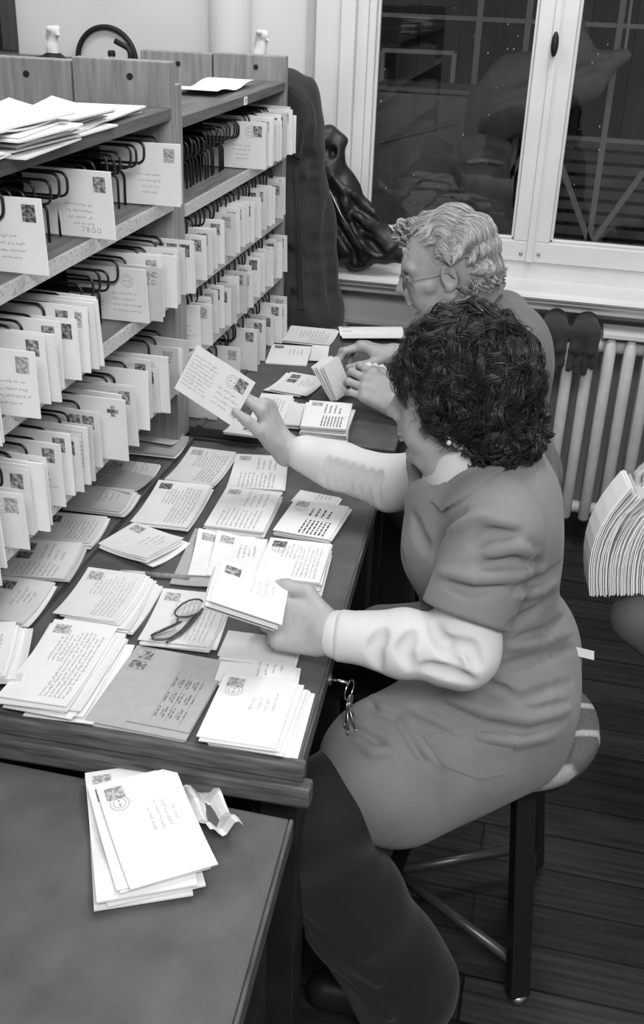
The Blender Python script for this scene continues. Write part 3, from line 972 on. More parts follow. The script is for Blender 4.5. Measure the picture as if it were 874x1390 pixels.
# third column
stack((408, 664), (462, 676), (395, 680), (450, 690), Z, 2, .002, 'cards half under the white sleeve', 'paper2', 'address', None, 'postcard', 0)
stack((403, 673), (473, 690), (371, 719), (446, 732), Z, 5, .0025, 'stack of printed cards near the sleeve', 'paper0', 'printed', 'stampB', 'postcard', 0, ink='print', pm=True, jit=.006)
stack((368, 730), (449, 737), (352, 772), (428, 800), Z, 9, .0028, 'tall stack at the right edge of the desk', 'paper0', 'full', 'stampC', 'envelope', 0, jit=.004, fan=(.004, -.008), pm=True, ink='ink_pale')
stack((346, 735), (372, 738), (338, 770), (362, 775), Z, 1, .004, 'x', 'paper3', None, 'stampC', 'envelope', 0, top='grey stamped envelope peeping out left of the tall right edge stack')
# far desk
FZ = FD + .001
stack((395, 445), (457, 449), (380, 464), (446, 470), FZ, 3, .0022, 'rear letter pile on the far desk', 'paper1', 'full', None, 'envelope', 2)
stack((372, 467), (421, 470), (358, 491), (418, 496), FZ, 2, .002, 'pile beside the far cabinet with an oval stamp', 'paper0', 'address', 'stampC', 'postcard', 0)
stack((424, 469), (447, 474), (422, 490), (440, 494), FZ, 1, .002, 'x', 'paper1', None, None, 'envelope', 2, top='small plain letter half under the rear pile on far desk')
stack((400, 508), (438, 515), (366, 527), (416, 544), FZ, 3, .002, 'pair of stamped letters in the middle of the far desk', 'paper1', 'address', 'stampC', 'envelope', 2, fan=(-.01, .004), stamps=2)
stack((357, 536), (396, 540), (330, 580), (378, 588), FZ + .001, 4, .0025, 'pile behind the raised hand on the far desk', 'paper1', 'postcard', None, 'postcard', 2, fan=(.008, -.012))
stack((320, 566), (372, 570), (303, 590), (350, 594), FZ, 3, .0025, 'low pile at the front edge of the far desk', 'paper1', None, 'stampB', 'envelope', 2)
stack((392, 552), (416, 548), (385, 578), (404, 580), FZ, 3, .004, 'letters tucked left of the tall far stack', 'paper2', None, None, 'envelope', 2)
stack((420, 543), (479, 547), (408, 577), (469, 583), FZ, 11, .0034, 'tall stack at the front of the far desk', 'paper0', 'printed', 'stampB', 'postcard', 0, jit=.006, rot=.05, ink='ink', tones=['paper0', 'paper1', 'paper0', 'paper2'])
# magazine and folder by the wall end of the far desk
stack((472, 438), (520, 444), (466, 452), (515, 458), FZ, 1, .006, 'x', 'folder', None, None, 'folder', 0, top='dark folder lying at the window end of the far desk')
stack((463, 452), (540, 440), (472, 466), (545, 456), FZ + .008, 1, .0025, 'x', 'paper0', None, 'stampC', 'magazine', 4, top='white magazine with a picture on the far desk')
for o in list(bpy.data.objects):
    if o.name.startswith('folder'): tag(o, cat='folder')
    if o.name.startswith('magazine'): tag(o, cat='magazine')
    if o.name.startswith('form_sheet'): tag(o, cat='form')
# bundle on the low table
L0 = LZ + .001
stack((118, 1056), (232, 1033), (131, 1238), (268, 1196), L0, 4, .0035, 'bottom letters of the low table bundle', 'paper0', None, 'stampB', 'envelope', 4, jit=.006, rot=.06)
stack((120, 1070), (232, 1046), (156, 1212), (288, 1180), L0 + .0155, 3, .002, 'bundle centre on the low table', 'paper0', 'address', 'stampC', 'envelope', 2, jit=.005, rot=.05)
stack((133, 1076), (234, 1040), (176, 1213), (297, 1176), L0 + .023, 1, .002, 'x', 'paper0', 'address', 'stampB', 'envelope', 2, pm=True, top='white postmarked envelope on top of the low table bundle', ink='ink_pale')
stack((236, 1043), (270, 1030), (285, 1160), (330, 1138), L0 + .001, 1, .001, 'x', 'paper1', None, None, 'paper_sheet', 5, top='curled crumpled paper sticking out right of the low table bundle')
for o in list(bpy.data.objects):
    if o.name.startswith('paper_sheet'): tag(o, cat='paper')

# loose heaps on the cabinet tops
TZ = Z1[0] + .001


def top_heap(y, x, n, base, where, spread):
    for k in range(n):
        w_, h_ = RNG.uniform(.16, .21), RNG.uniform(.105, .14)
        mt = Matrix.Translation((x + RNG.uniform(-.022, .018), y + RNG.uniform(-spread, spread), base + k * .0036)) @ Matrix.Rotation(PI / 2 + RNG.uniform(-.12, .12), 4, 'Z') @ Matrix.Rotation(RNG.uniform(-.015, .015), 4, 'X')
        lab = f'uppermost letter of the {where}' if k == n - 1 else f'lower letter of the {where}'
        envelope('envelope', w_, h_, .0028, [0, 2, 0, 1][k % 4], ['paper0', 'paper1', 'paper0', 'paper0', 'paper2'][k % 5], mt, lab, f'letters of the {where}')


top_heap(1.27, FX - .055, 13, TZ, 'heap nearest the viewer on the cabinet top', .03)
top_heap(1.49, FX - .050, 12, TZ, 'middle heap on the cabinet top', .03)
top_heap(1.70, FX - .062, 8, TZ, 'heap nearest the post on the cabinet top', .03)
top_heap(1.86, FX - .075, 3, TZ, 'thin heap beside the dividing post on the cabinet top', .02)
a_ = MB()
envelope('paper_sheet', .30, .12, .001, 4, 'paper0', Matrix.Translation((FX - .10, 2.62, Z2[0] + .008)) @ Matrix.Rotation(PI / 2, 4, 'Z'), 'crumpled white sheet lying on the far cabinet top', cat='paper')

# ------------------------------------------------------------------ smooth sculpting: blended solids turned into one skin
class Sculpt:
    def __init__(s, lo, hi, vox):
        s.lo = np.array(lo, float); s.vox = vox
        s.n = np.ceil((np.array(hi) - s.lo) / vox).astype(int) + 1
        s.a = np.full(s.n, 1.0, np.float32)

    def block(s, lo, hi):
        i0 = np.clip(np.floor((np.array(lo) - s.lo) / s.vox).astype(int), 0, s.n)
        i1 = np.clip(np.ceil((np.array(hi) - s.lo) / s.vox).astype(int) + 1, 0, s.n)
        ax = [(s.lo[k] + s.vox * np.arange(i0[k], i1[k])).astype(np.float32) for k in range(3)]
        return tuple(slice(i0[k], i1[k]) for k in range(3)), ax[0][:, None, None], ax[1][None, :, None], ax[2][None, None, :]

    def put(s, fn, lo, hi, k, op):
        m = k + 4 * s.vox
        sl, X, Y, Z = s.block(np.array(lo) - m, np.array(hi) + m)
        if any(q.stop <= q.start for q in sl): return s
        d = fn(X, Y, Z).astype(np.float32); a = s.a[sl]
        if op == 'add':
            h = np.clip(.5 + .5 * (a - d) / k, 0, 1); s.a[sl] = a * (1 - h) + d * h - k * h * (1 - h)
        elif op == 'cut':
            d = -d; h = np.clip(.5 - .5 * (a - d) / k, 0, 1); s.a[sl] = a * (1 - h) + d * h + k * h * (1 - h)
        elif op == 'keep':
            h = np.clip(.5 - .5 * (a - d) / k, 0, 1); s.a[sl] = a * (1 - h) + d * h + k * h * (1 - h)
        return s

    def cap(s, a, b, ra, rb=None, k=.01, op='add'):
        rb = ra if rb is None else rb
        a = np.array(a, float); b = np.array(b, float); ba = b - a; L2 = max(ba @ ba, 1e-12)

        def fn(X, Y, Z):
            x, y, z = X - a[0], Y - a[1], Z - a[2]
            t = np.clip((x * ba[0] + y * ba[1] + z * ba[2]) / L2, 0, 1)
            return np.sqrt((x - ba[0] * t) ** 2 + (y - ba[1] * t) ** 2 + (z - ba[2] * t) ** 2) - (ra + (rb - ra) * t)
        r = max(ra, rb)
        return s.put(fn, np.minimum(a, b) - r, np.maximum(a, b) + r, k, op)

    def chain(s, pts, rs, k=.01, op='add'):
        for i in range(len(pts) - 1):
            s.cap(pts[i], pts[i + 1], rs[i] if hasattr(rs, '__len__') else rs, rs[i + 1] if hasattr(rs, '__len__') else rs, k, op)
        return s

    def ell(s, c, r, k=.01, op='add', ax=None):
        c = np.array(c, float); r = np.array(r, float); ax = np.eye(3) if ax is None else np.array(ax, float)

        def fn(X, Y, Z):
            x, y, z = X - c[0], Y - c[1], Z - c[2]
            p = [x * ax[i][0] + y * ax[i][1] + z * ax[i][2] for i in range(3)]
            k0 = np.sqrt((p[0] / r[0]) ** 2 + (p[1] / r[1]) ** 2 + (p[2] / r[2]) ** 2)
            k1 = np.sqrt((p[0] / r[0] ** 2) ** 2 + (p[1] / r[1] ** 2) ** 2 + (p[2] / r[2] ** 2) ** 2)
            return k0 * (k0 - 1) / np.maximum(k1, 1e-6)
        ext = np.sqrt(((ax.T * r) ** 2).sum(1))
        return s.put(fn, c - ext, c + ext, k, op)

    def boxy(s, c, half, rnd, k=.01, op='add', ax=None):
        c = np.array(c, float); hf = np.array(half, float) - rnd; ax = np.eye(3) if ax is None else np.array(ax, float)

        def fn(X, Y, Z):
            x, y, z = X - c[0], Y - c[1], Z - c[2]
            q = [np.abs(x * ax[i][0] + y * ax[i][1] + z * ax[i][2]) - hf[i] for i in range(3)]
            return np.sqrt(sum(np.maximum(v, 0) ** 2 for v in q)) + np.minimum(np.maximum(np.maximum(q[0], q[1]), q[2]), 0) - rnd
        ext = (np.abs(ax.T) * np.array(half)).sum(1)
        return s.put(fn, c - ext, c + ext, k, op)

    def merge(s, o, k=.02):
        a, d = s.a, o.a
        h = np.clip(.5 + .5 * (a - d) / k, 0, 1); s.a = a * (1 - h) + d * h - k * h * (1 - h)
        return s

    def plane_cut(s, p, nrm, k=.003):
        """removes everything on the side nrm points to"""
        p = np.array(p, float); nrm = np.array(nrm, float); nrm /= np.linalg.norm(nrm)
        hi = s.lo + s.vox * s.n
        return s.put(lambda X, Y, Z: (X - p[0]) * nrm[0] + (Y - p[1]) * nrm[1] + (Z - p[2]) * nrm[2], s.lo, hi, k, 'keep')

    def ripple(s, amp, freq, seed=0, lo=None, hi=None, warp=1.0):
        rng = np.random.default_rng(seed)
        lo = s.lo if lo is None else lo; hi = s.lo + s.vox * s.n if hi is None else hi
        sl, X, Y, Z = s.block(lo, hi)
        acc = 0
        for q in range(4):
            v = rng.normal(size=3); v /= np.linalg.norm(v); v *= freq * (.6 + .5 * q)
            v2 = rng.normal(size=3) * freq * .4
            acc = acc + np.sin(X * v[0] + Y * v[1] + Z * v[2] + rng.uniform(0, 6) + warp * np.sin(X * v2[0] + Y * v2[1] + Z * v2[2])) / (1 + q)
        s.a[sl] += (amp * acc).astype(np.float32)
        return s

    def at(s, P):
        q = (np.asarray(P) - s.lo) / s.vox
        i = np.clip(np.floor(q).astype(int), 0, s.n - 2); f = np.clip(q - i, 0, 1)
        r = 0
        for dx in (0, 1):
            for dy in (0, 1):
                for dz in (0, 1):
                    r += s.a[i[0] + dx, i[1] + dy, i[2] + dz] * (f[0] if dx else 1 - f[0]) * (f[1] if dy else 1 - f[1]) * (f[2] if dz else 1 - f[2])
        return r

    def hit(s, px, py):
        """point of the skin seen at a pixel of the photograph, None when missed"""
        r = ray(px, py); hi = s.lo + s.vox * (s.n - 1)
        with np.errstate(divide='ignore'):
            t0 = (s.lo - CAM) / r; t1 = (hi - CAM) / r
        ta = np.max(np.minimum(t0, t1)); tb = np.min(np.maximum(t0, t1))
        if ta >= tb: return None
        t = ta + 1e-4; step = s.vox * .7
        prev = None
        while t < tb:
            v = s.at(CAM + r * t)
            if v < 0: return CAM + r * (t if prev is None else t - step * (-v) / max(prev - v, 1e-6))
            prev = v; t += step
        return None

    def groove(s, pix, r=.006, depth=.5, k=.012, op='cut', lift=0.0):
        """crease (cut) or ridge (add) laid along the skin through the given pixels"""
        pts = []
        for i in range(len(pix) - 1):
            for t in np.linspace(0, 1, 5, endpoint=(i == len(pix) - 2)):
                p = s.hit(pix[i][0] * (1 - t) + pix[i + 1][0] * t, pix[i][1] * (1 - t) + pix[i + 1][1] * t)
                if p is not None:
                    pts.append(p - ray(*pix[i]) * lift)
        m = len(pts)
        if m < 2: return s
        for i in range(m - 1):
            if np.linalg.norm(pts[i + 1] - pts[i]) > .09: continue
            f0 = math.sin(PI * (i + .6) / (m + .2)) ** .6; f1 = math.sin(PI * min((i + 1.6) / (m + .2), .97)) ** .6
            s.cap(pts[i], pts[i + 1], r * max(f0, .25), r * max(f1, .25), k, op)
        return s

    def skin(s, smooth=1):
        a = s.a; sg = a < 0
        nx, ny, nz = a.shape
        cnt = np.zeros((nx - 1, ny - 1, nz - 1), np.int8)
        for dx in (0, 1):
            for dy in (0, 1):
                for dz in (0, 1):
                    cnt += sg[dx:nx - 1 + dx, dy:ny - 1 + dy, dz:nz - 1 + dz]
        act = (cnt > 0) & (cnt < 8)
        ci = np.argwhere(act)
        idx = np.full(act.shape, -1, np.int32); idx[act] = np.arange(len(ci))
        acc = np.zeros((len(ci), 3)); num = np.zeros(len(ci))
        C = [(dx, dy, dz) for dx in (0, 1) for dy in (0, 1) for dz in (0, 1)]
        val = {c: a[ci[:, 0] + c[0], ci[:, 1] + c[1], ci[:, 2] + c[2]] for c in C}
        for c in C:
            for ax in range(3):
                if c[ax]: continue
                e = list(c); e[ax] = 1; e = tuple(e)
                v0, v1 = val[c], val[e]; m = (v0 < 0) != (v1 < 0)
                t = np.where(m, v0 / np.where(m, v0 - v1, 1), 0)
                pt = np.array(c, float)[None, :] + np.eye(3)[ax][None, :] * t[:, None]
                acc[m] += pt[m]; num[m] += 1
        V = s.lo + s.vox * (ci + acc / np.maximum(num, 1)[:, None])
        Fs = []
        for ax in range(3):
            o1, o2 = [(1, 2), (2, 0), (0, 1)][ax]
            s0 = [slice(None)] * 3; s1 = [slice(None)] * 3
            s0[ax] = slice(0, -1); s1[ax] = slice(1, None)
            A = sg[tuple(s0)]; Bq = sg[tuple(s1)]
            e = np.argwhere(A != Bq)
            e = e[(e[:, o1] > 0) & (e[:, o2] > 0) & (e[:, o1] < a.shape[o1] - 1) & (e[:, o2] < a.shape[o2] - 1)]
            if not len(e): continue
            q = []
            for (u, v) in ((1, 1), (0, 1), (0, 0), (1, 0)):
                p = e.copy(); p[:, o1] -= u; p[:, o2] -= v
                q.append(idx[p[:, 0], p[:, 1], p[:, 2]])
            q = np.stack(q, 1)
            inside = A[e[:, 0], e[:, 1], e[:, 2]]
            q[~inside] = q[~inside][:, ::-1]
            Fs.append(q)
        F = np.concatenate(Fs)
        for _ in range(smooth):
            S = np.zeros_like(V); K = np.zeros(len(V))
            for i in range(4):
                j = (i + 1) % 4
                np.add.at(S, F[:, i], V[F[:, j]]); np.add.at(S, F[:, j], V[F[:, i]])
                np.add.at(K, F[:, i], 1); np.add.at(K, F[:, j], 1)
            V = .5 * V + .5 * S / np.maximum(K, 1)[:, None]
        return V, F

    def build(s, name, mat, parent=None, smooth=1):
        V, F = s.skin(smooth)
        off = wloc(parent) if parent else np.zeros(3)
        return obj(name, mesh_data(name, V - off, F, mat, True), parent)


def unit(v):
    v = np.array(v, float); return v / np.linalg.norm(v)


# ------------------------------------------------------------------ tarpaulin bundle in the yard
P = lambda px, py: aty(px, py, 5.3)
s = Sculpt((-.9, 5.04, 1.0), (.85, 5.58, 2.2), .012)
tip = P(848, 72)
pts = [P(655, 150), P(700, 120), P(760, 95), P(848, 74)]
s.chain(pts, [.13, .13, .10, .02], .06)
s.chain([P(645, 165), P(720, 145), P(800, 110), P(846, 80)], [.11, .10, .07, .02], .06)
s.chain([P(790, 60), P(770, 40)], [.05, .09], .05)
s.ripple(.008, 30, 3)
s.groove([(660, 140), (740, 112), (840, 78)], .02, k=.03)
s.build('cloth', M['tarp'], tp)
MB().sphere(P(843, 75), .022, 10, 8).build('tip_cap', M['yard_steel'], tp, smooth=True)
MB().bar((P(848, 0)[0], 5.3, 3.15), (tip[0], 5.3, tip[2]), .012, .012, (0, 1, 0)).build('hanging_rope', M['yard_steel'], tp)
sk = empty('reflection_shape', (0, 4.3, 0), 'slumped grey form added in the yard for a reflection', 'reflection_shape')  # added solid standing in for a reflection in the window glass
P = lambda px, py: aty(px, py, 4.3)
s = Sculpt((-.62, 4.05, -.0), (.1, 4.55, 1.75), .013)
s.cap(P(660, 215), P(655, 330), .085, .13, .05); s.cap(P(655, 330), (P(655, 330)[0], 4.3, .05), .13, .15, .05)
s.ell(P(662, 202), (.11, .09, .06), .03)
s.ripple(.008, 28, 8); s.groove([(640, 212), (662, 205), (688, 215)], .018, k=.02)
s.build('cloth', M['tarp'], sk)
MB().tube([P(640, 214) + [0, -.1, 0], P(662, 210) + [0, -.13, 0], P(684, 216) + [0, -.1, 0]], .009).build('tie', M['yard_steel'], sk)

# ------------------------------------------------------------------ things on the wall and behind the cabinets
hc_ = empty('storage_cupboard', (-1.4, 3.15, 0), 'wooden cupboard behind the sorting cabinets carrying the round mirror', 'cupboard')
MB().box((-2.3, 3.045, 0), (-.875, 3.345, 1.452)).build('carcass', M['cab'], hc_, bevel=.004)
MB().box((-2.32, 3.04, 1.452), (-.870, 3.35, 1.470)).build('top', M['cab_top'], hc_, bevel=.004)
CT = 1.471
pic = empty('picture', (-1.9, WY, 1.5), 'dark picture in a broad grey frame hanging on the wall', 'picture')
q0 = aty(22, 85, WY - .03); q1 = aty(14, 72, WY - .03)
MB().box((q1[0] - .5, WY - .022, q1[2]), (q1[0], WY - .014, 2.15)).build('canvas', M['picture'], pic)
f = MB()
f.box((q0[0] - .55, WY - .04, q0[2]), (q0[0], WY, q0[2] + .035)); f.box((q0[0] - .04, WY - .04, q0[2] + .035), (q0[0], WY, 2.15))
f.box((q0[0] - .55, WY - .04, q0[2] + .035), (q0[0] - .51, WY, 2.15)); f.box((q0[0] - .55, WY - .04, 2.15), (q0[0], WY, 2.19))
f.build('frame', M['cab_dark'], pic, bevel=.004)

mc = aty(145, 82, 3.385); mr = .099
mi = empty('round_mirror', (mc[0], WY, mc[2]), 'round mirror in a thick black rim behind the near cabinet', 'mirror')
MB().tube([(mc[0] + mr * math.cos(a), mc[1], mc[2] + mr * math.sin(a)) for a in np.linspace(0, 2 * PI, 48, endpoint=False)], .0085, 10, True).build('rim', M['black'], mi, smooth=True)
MB().lathe([(0, 0), (mr - .003, 0), (mr - .003, .004), (0, .004)], (mc[0], WY - .02, mc[2]), 48, 'Y').build('mirror_plate', M['plaster'], mi)
MB().tube([(mc[0], WY, mc[2] + .06), (mc[0], WY - .02, mc[2] + .06)], .006).build('hanger', M['steel'], mi)


def figurine(px, py, Yq, h, label, base):
    c = aty(px, py, Yq)
    r = empty('figurine', (c[0], Yq, CT), label, 'figurine')
    s = Sculpt((c[0] - .07, Yq - .06, CT), (c[0] + .07, Yq + .06, CT + h + .03), .0025)
    s.cap((c[0], Yq, CT + .012), (c[0] - .004, Yq, CT + h * .45), .020, .016, .012)
    s.cap((c[0] - .004, Yq, CT + h * .45), (c[0] + .004, Yq, CT + h * .72), .017, .013, .01)
    s.ell((c[0] + .012, Yq - .004, CT + h * .9), (.014, .012, .014), .008)
    s.cap((c[0] + .010, Yq, CT + h * .85), (c[0] + .026, Yq - .012, CT + h * .80), .007, .004, .006)
    s.cap((c[0] - .016, Yq, CT + h * .7), (c[0] - .004, Yq - .014, CT + h * .98), .006, .006, .006)
    s.cap((c[0] - .004, Yq - .014, CT + h * .98), (c[0] + .018, Yq, CT + h), .006, .005, .006)
    s.ripple(.0012, 160, 4)
    s.build('figure', M['plaster'], r)
    if base:
        s = Sculpt((c[0] - .09, Yq - .07, CT - .001), (c[0] + .09, Yq + .07, CT + .05), .003)
        s.ell((c[0] - .012, Yq, CT + .004), (.062, .04, .018), .01); s.ell((c[0] - .002, Yq, CT + .012), (.03, .03, .022), .01)
        s.plane_cut((0, 0, CT + .0005), (0, 0, -1))
        s.build('base', M['black'], r)


figurine(74, 82, 3.1, .098, 'pale figurine on a dark mound beside the round mirror', True)
figurine(354, 82, 3.12, .115, 'small pale figurine behind the far sorting cabinet', False)
bt = empty('ink_bottle', (-1.35, 3.04, CT), 'small stoppered bottle standing in front of the round mirror', 'bottle')
bc = aty(152, 84, 3.03)
MB().lathe([(.0, 0), (.016, 0), (.018, .004), (.018, .022), (.008, .03), (.008, .036)], (bc[0], 3.03, CT), 20).build('bottle', M['lens'], bt, smooth=True)
MB().lathe([(.0, .034), (.011, .034), (.011, .046), (.008, .05)], (bc[0], 3.03, CT), 16).build('stopper', M['black'], bt)
rl = empty('rubber_stamp', (-1.33, 3.04, CT), 'black rubber stamp with bent handle in front of the round mirror', 'stamp')
rc = bc + np.array([.045, 0, 0])
MB().box((rc[0] - .006, 3.02, CT), (rc[0] + .022, 3.05, CT + .016)).build('block', M['black'], rl, bevel=.003)
MB().tube(arc_path([(rc[0] + .008, 3.035, CT + .016), (rc[0] + .012, 3.035, CT + .055), (rc[0] - .035, 3.035, CT + .075)], .02), .008).build('handle', M['black'], rl, smooth=True)

# ------------------------------------------------------------------ spectacles on a stack, pen on the desk
SZ = ND + .0145
gl = empty('spectacles', (-.45, 1.35, SZ), 'folded spectacles lying on a stack of postcards', 'spectacles')


def lens_ring(cpx, axis_px, ry, zc, tilt):
    c = atz(*cpx, zc); e = atz(*axis_px, zc); u = unit(e - c); a = np.linalg.norm(e - c)
    v = np.cross((0, 0, 1), u) * math.cos(tilt) + np.array([0, 0, 1]) * math.sin(tilt)
    return [c + u * a * math.cos(t) + v * ry * math.sin(t) * (1 + .15 * math.cos(t)) for t in np.linspace(0, 2 * PI, 32, endpoint=False)]


l1 = lens_ring((226, 853), (206, 862), .0125, SZ + .012, .75)
l2 = lens_ring((257, 826), (276, 818), .0125, SZ + .012, .75)
fo = MB()
fo.tube(l1, .0017, 8, True); fo.tube(l2, .0017, 8, True)
fo.tube([l1[19], (l1[16] + l2[16]) / 2 + np.array([0, 0, .003]), l2[19]], .0017, 8)
fo.build('frame', M['specs'], gl, smooth=True)
for l in (l1, l2):
    c = sum(l) / len(l); mm = MB(); mm.add([c] + l, [(0, 1 + i, 1 + (i + 1) % 32) for i in range(32)]); mm.build('lens', M['lens'], gl, smooth=True)
for (h0, pth) in ((l1[0], [(208, 868), (228, 868), (244, 858), (266, 834)]), (l2[0], [(279, 819), (268, 836), (248, 859), (226, 872)])):
    pp = [h0] + [atz(*q, SZ + .005) for q in pth]
    MB().tube(arc_path(pp, .012, 4), .0019, 8).build('temple', M['specs'], gl, smooth=True)

pn = empty('pen', (-.6, 1.5, ND), 'slim pen lying on the dark desk between letter stacks', 'pen')
p0 = atz(157, 776, ND + .006); p1 = atz(238, 783, ND + .006); d_ = unit(p1 - p0)
MB().tube([p0, p0 + d_ * .012], [.0012, .0042], 12).build('nib', M['steel'], pn, smooth=True)
MB().tube([p0 + d_ * .012, p0 + d_ * .055], .0048, 12).build('barrel', M['paper3'], pn, smooth=True)
MB().tube([p0 + d_ * .055, p0 + d_ * .135], [.0054, .0050], 12).build('cap', M['cab'], pn, smooth=True)

# ------------------------------------------------------------------ keys in the desk lock
kx = atz(447, 922, .735)
ky = empty('key_bunch', (kx[0], kx[1], .73), 'bunch of keys hanging from the lock under the desk edge', 'keys')
base = np.array([-.268, kx[1], .735])
MB().lathe([(.010, 0), (.010, .004), (.006, .005)], (base[0] - .004, base[1], base[2]), 16, 'X').build('lock_plate', M['steel'], ky)
MB().tube([base, base + [.03, 0, 0]], .0028, 8).build('key', M['chrome'], ky, smooth=True)
rc_ = base + np.array([.030, 0, -.014])
MB().tube([rc_ + np.array([.004 * math.sin(t), .016 * math.sin(t), .016 * math.cos(t)]) for t in np.linspace(0, 2 * PI, 24, endpoint=False)], .0012, 6, True).build('key_ring', M['chrome'], ky, smooth=True)
for i in range(6):
    a = -.5 + .2 * i; kb = rc_ + np.array([.003 * (i % 2), .012 * math.sin(a) * 1.2, -.016])
    e = kb + np.array([.010 * math.sin(i * 2.1) + .006, .030 * math.sin(a), -.058])
    m_ = MB()
    bow = [kb + np.array([0, .009 * math.cos(t), -.009 + .009 * math.sin(t)]) for t in np.linspace(0, 2 * PI, 16, endpoint=False)]
    m_.tube(bow, .0018, 6, True); m_.tube([kb + [0, 0, -.018], e], .0018, 6)
    m_.bar(e + np.array([0, .0, .012]), e + np.array([0, .0, .002]), .010, .002, (1, 0, 0))
    m_.build('key', M['steel'], ky, smooth=True)
MB().lathe([(.0, 0), (.008, 0), (.008, .016), (.0, .016)], (-.262, 1.14, .60), 12, 'X')

# ------------------------------------------------------------------ radiator, gloves
ra = empty('radiator', (.25, 3.3, 0), 'white cast iron column radiator under the window sill', 'radiator')
RX0 = -.175
for i in range(14):
    x = RX0 + i * .0605
    s = MB()
    for yy in (3.262, 3.335):
        s.tube([(x, yy, .115), (x, yy, .125), (x, yy, .735), (x, yy, .752)], [.012, .0185, .0185, .010], 14)
    s.box((x - .006, 3.262, .15), (x + .006, 3.335, .72)); s.box((x - .011, 3.262, .125), (x + .011, 3.335, .165)); s.box((x - .011, 3.262, .70), (x + .011, 3.335, .74))
    s.build('column', M['radiator'], ra, smooth=True)
for z in (.145, .715):
    MB().tube([(RX0, 3.298, z), (RX0 + 13 * .0605, 3.298, z)], .021, 14).build('header_pipe', M['radiator'], ra, smooth=True)
MB().tube(arc_path([(RX0 - .02, 3.298, .715), (RX0 - .06, 3.298, .715), (RX0 - .06, 3.37, .715), (RX0 - .06, 3.37, .775)], .02), .012, 10).build('feed_pipe', M['radiator'], ra, smooth=True)
for i in (1, 12):
    x = RX0 + i * .0605
    MB().box((x - .02, 3.26, 0), (x + .02, 3.34, .12)).build('foot', M['radiator'], ra, bevel=.006)
rk = MB(); rk.box((.16, 3.245, .762), (.75, 3.36, .768)); rk.box((.16, 3.241, .758), (.75, 3.246, .77))
tag(rk.build('radiator_cover', M['white_paint']), 'thin white shelf strip lying along the top of the radiator', 'shelf')


def glove(cx, mirror, label):
    r = empty('knitted_glove', (cx, 3.28, .75), label, 'glove')
    s = Sculpt((cx - .11, 3.17, .58), (cx + .11, 3.36, .84), .003)
    m = mirror
    s.cap((cx, 3.30, .785), (cx, 3.255, .770), .036, .040, .03); s.cap((cx - .02, 3.25, .765), (cx - .022, 3.236, .715), .024, .022, .02)
    s.cap((cx + .02, 3.25, .765), (cx + .022, 3.236, .715), .024, .022, .02)
    for q, (dx, L) in enumerate(((-.033, .060), (-.011, .074), (.012, .070), (.033, .05))):
        s.cap((cx + dx, 3.236, .72), (cx + dx * 1.05, 3.228, .715 - L), .0125, .0110, .006)
    s.cap((cx + m * .035, 3.25, .765), (cx + m * .062, 3.25, .735), .015, .013, .012)
    s.ripple(.0012, 120, 5)
    s.build('hand', M['glove'], r)
    MB().tube([(cx, 3.335, .782), (cx, 3.305, .787)], [.030, .034], 18).build('cuff', M['glove'], r, smooth=True)


g1 = aty(795, 450, 3.25)
glove(g1[0], -1, 'right dark knitted glove draped over the radiator top')
glove(g1[0] - .095, 1, 'dark knitted glove partly hidden behind the grey-haired person')

# ------------------------------------------------------------------ coat and leather jacket by the window
ck = empty('wool_coat', (-.74, 3.0, 1.4), 'long dark cloth coat hanging from the cabinet end', 'coat')
s = Sculpt((-.96, 2.94, .60), (-.55, 3.24, 1.52), .005)
P = lambda px, py, Y=3.06: aty(px, py, Y)
s.cap(P(392, 122), P(400, 170), .055, .07, .04); s.cap(P(400, 170), P(418, 200), .06, .045, .04)
s.cap((-.85, 3.06, 1.43), P(394, 130), .05, .055, .04)
s.cap(P(400, 180), P(410, 300), .075, .085, .05); s.cap(P(410, 300), P(417, 425), .085, .105, .05)
s.cap((-.86, 3.06, 1.36), (-.86, 3.06, .72), .06, .10, .06)
s.cap(P(417, 425), (P(417, 425)[0], 3.06, .70), .105, .11, .05)
s.ell(P(420, 155), (.03, .05, .10), .03)
s.ripple(.005, 34, 12, warp=.6)
s.plane_cut((0, 0, .665), (0, 0, -1), .006)
s.groove([(398, 210), (424, 215), (432, 300), (438, 420)], .008, k=.02)
s.groove([(404, 200), (402, 320), (400, 430)], .012, k=.03)
s.groove([(422, 250), (424, 330), (428, 430)], .012, k=.03)
s.groove([(392, 150), (412, 190), (408, 215)], .008, k=.02)
s.groove([(448, 240), (446, 330), (452, 420)], .01, k=.03)
s.groove([(394, 118), (416, 146), (424, 175)], .014, op='add', k=.014)
s.groove([(422, 168), (414, 200), (403, 218)], .014, op='add', k=.014)
s.groove([(426, 172), (419, 203), (407, 224)], .010, k=.008)
s.plane_cut((0, 2.962, 0), (0, -1, 0), .004); s.plane_cut((-.862, 0, 0), (-1, 0, 0), .006)
COAT = s
s.build('cloth', M['coat'], ck)
for (px, py) in ((395, 335), (398, 395)):
    q = aty(px, py, 2.955); MB().lathe([(.010, 0), (.010, .003), (.006, .004)], (q[0], 2.962, q[2]), 14, 'Y').build('button', M['black'], ck)

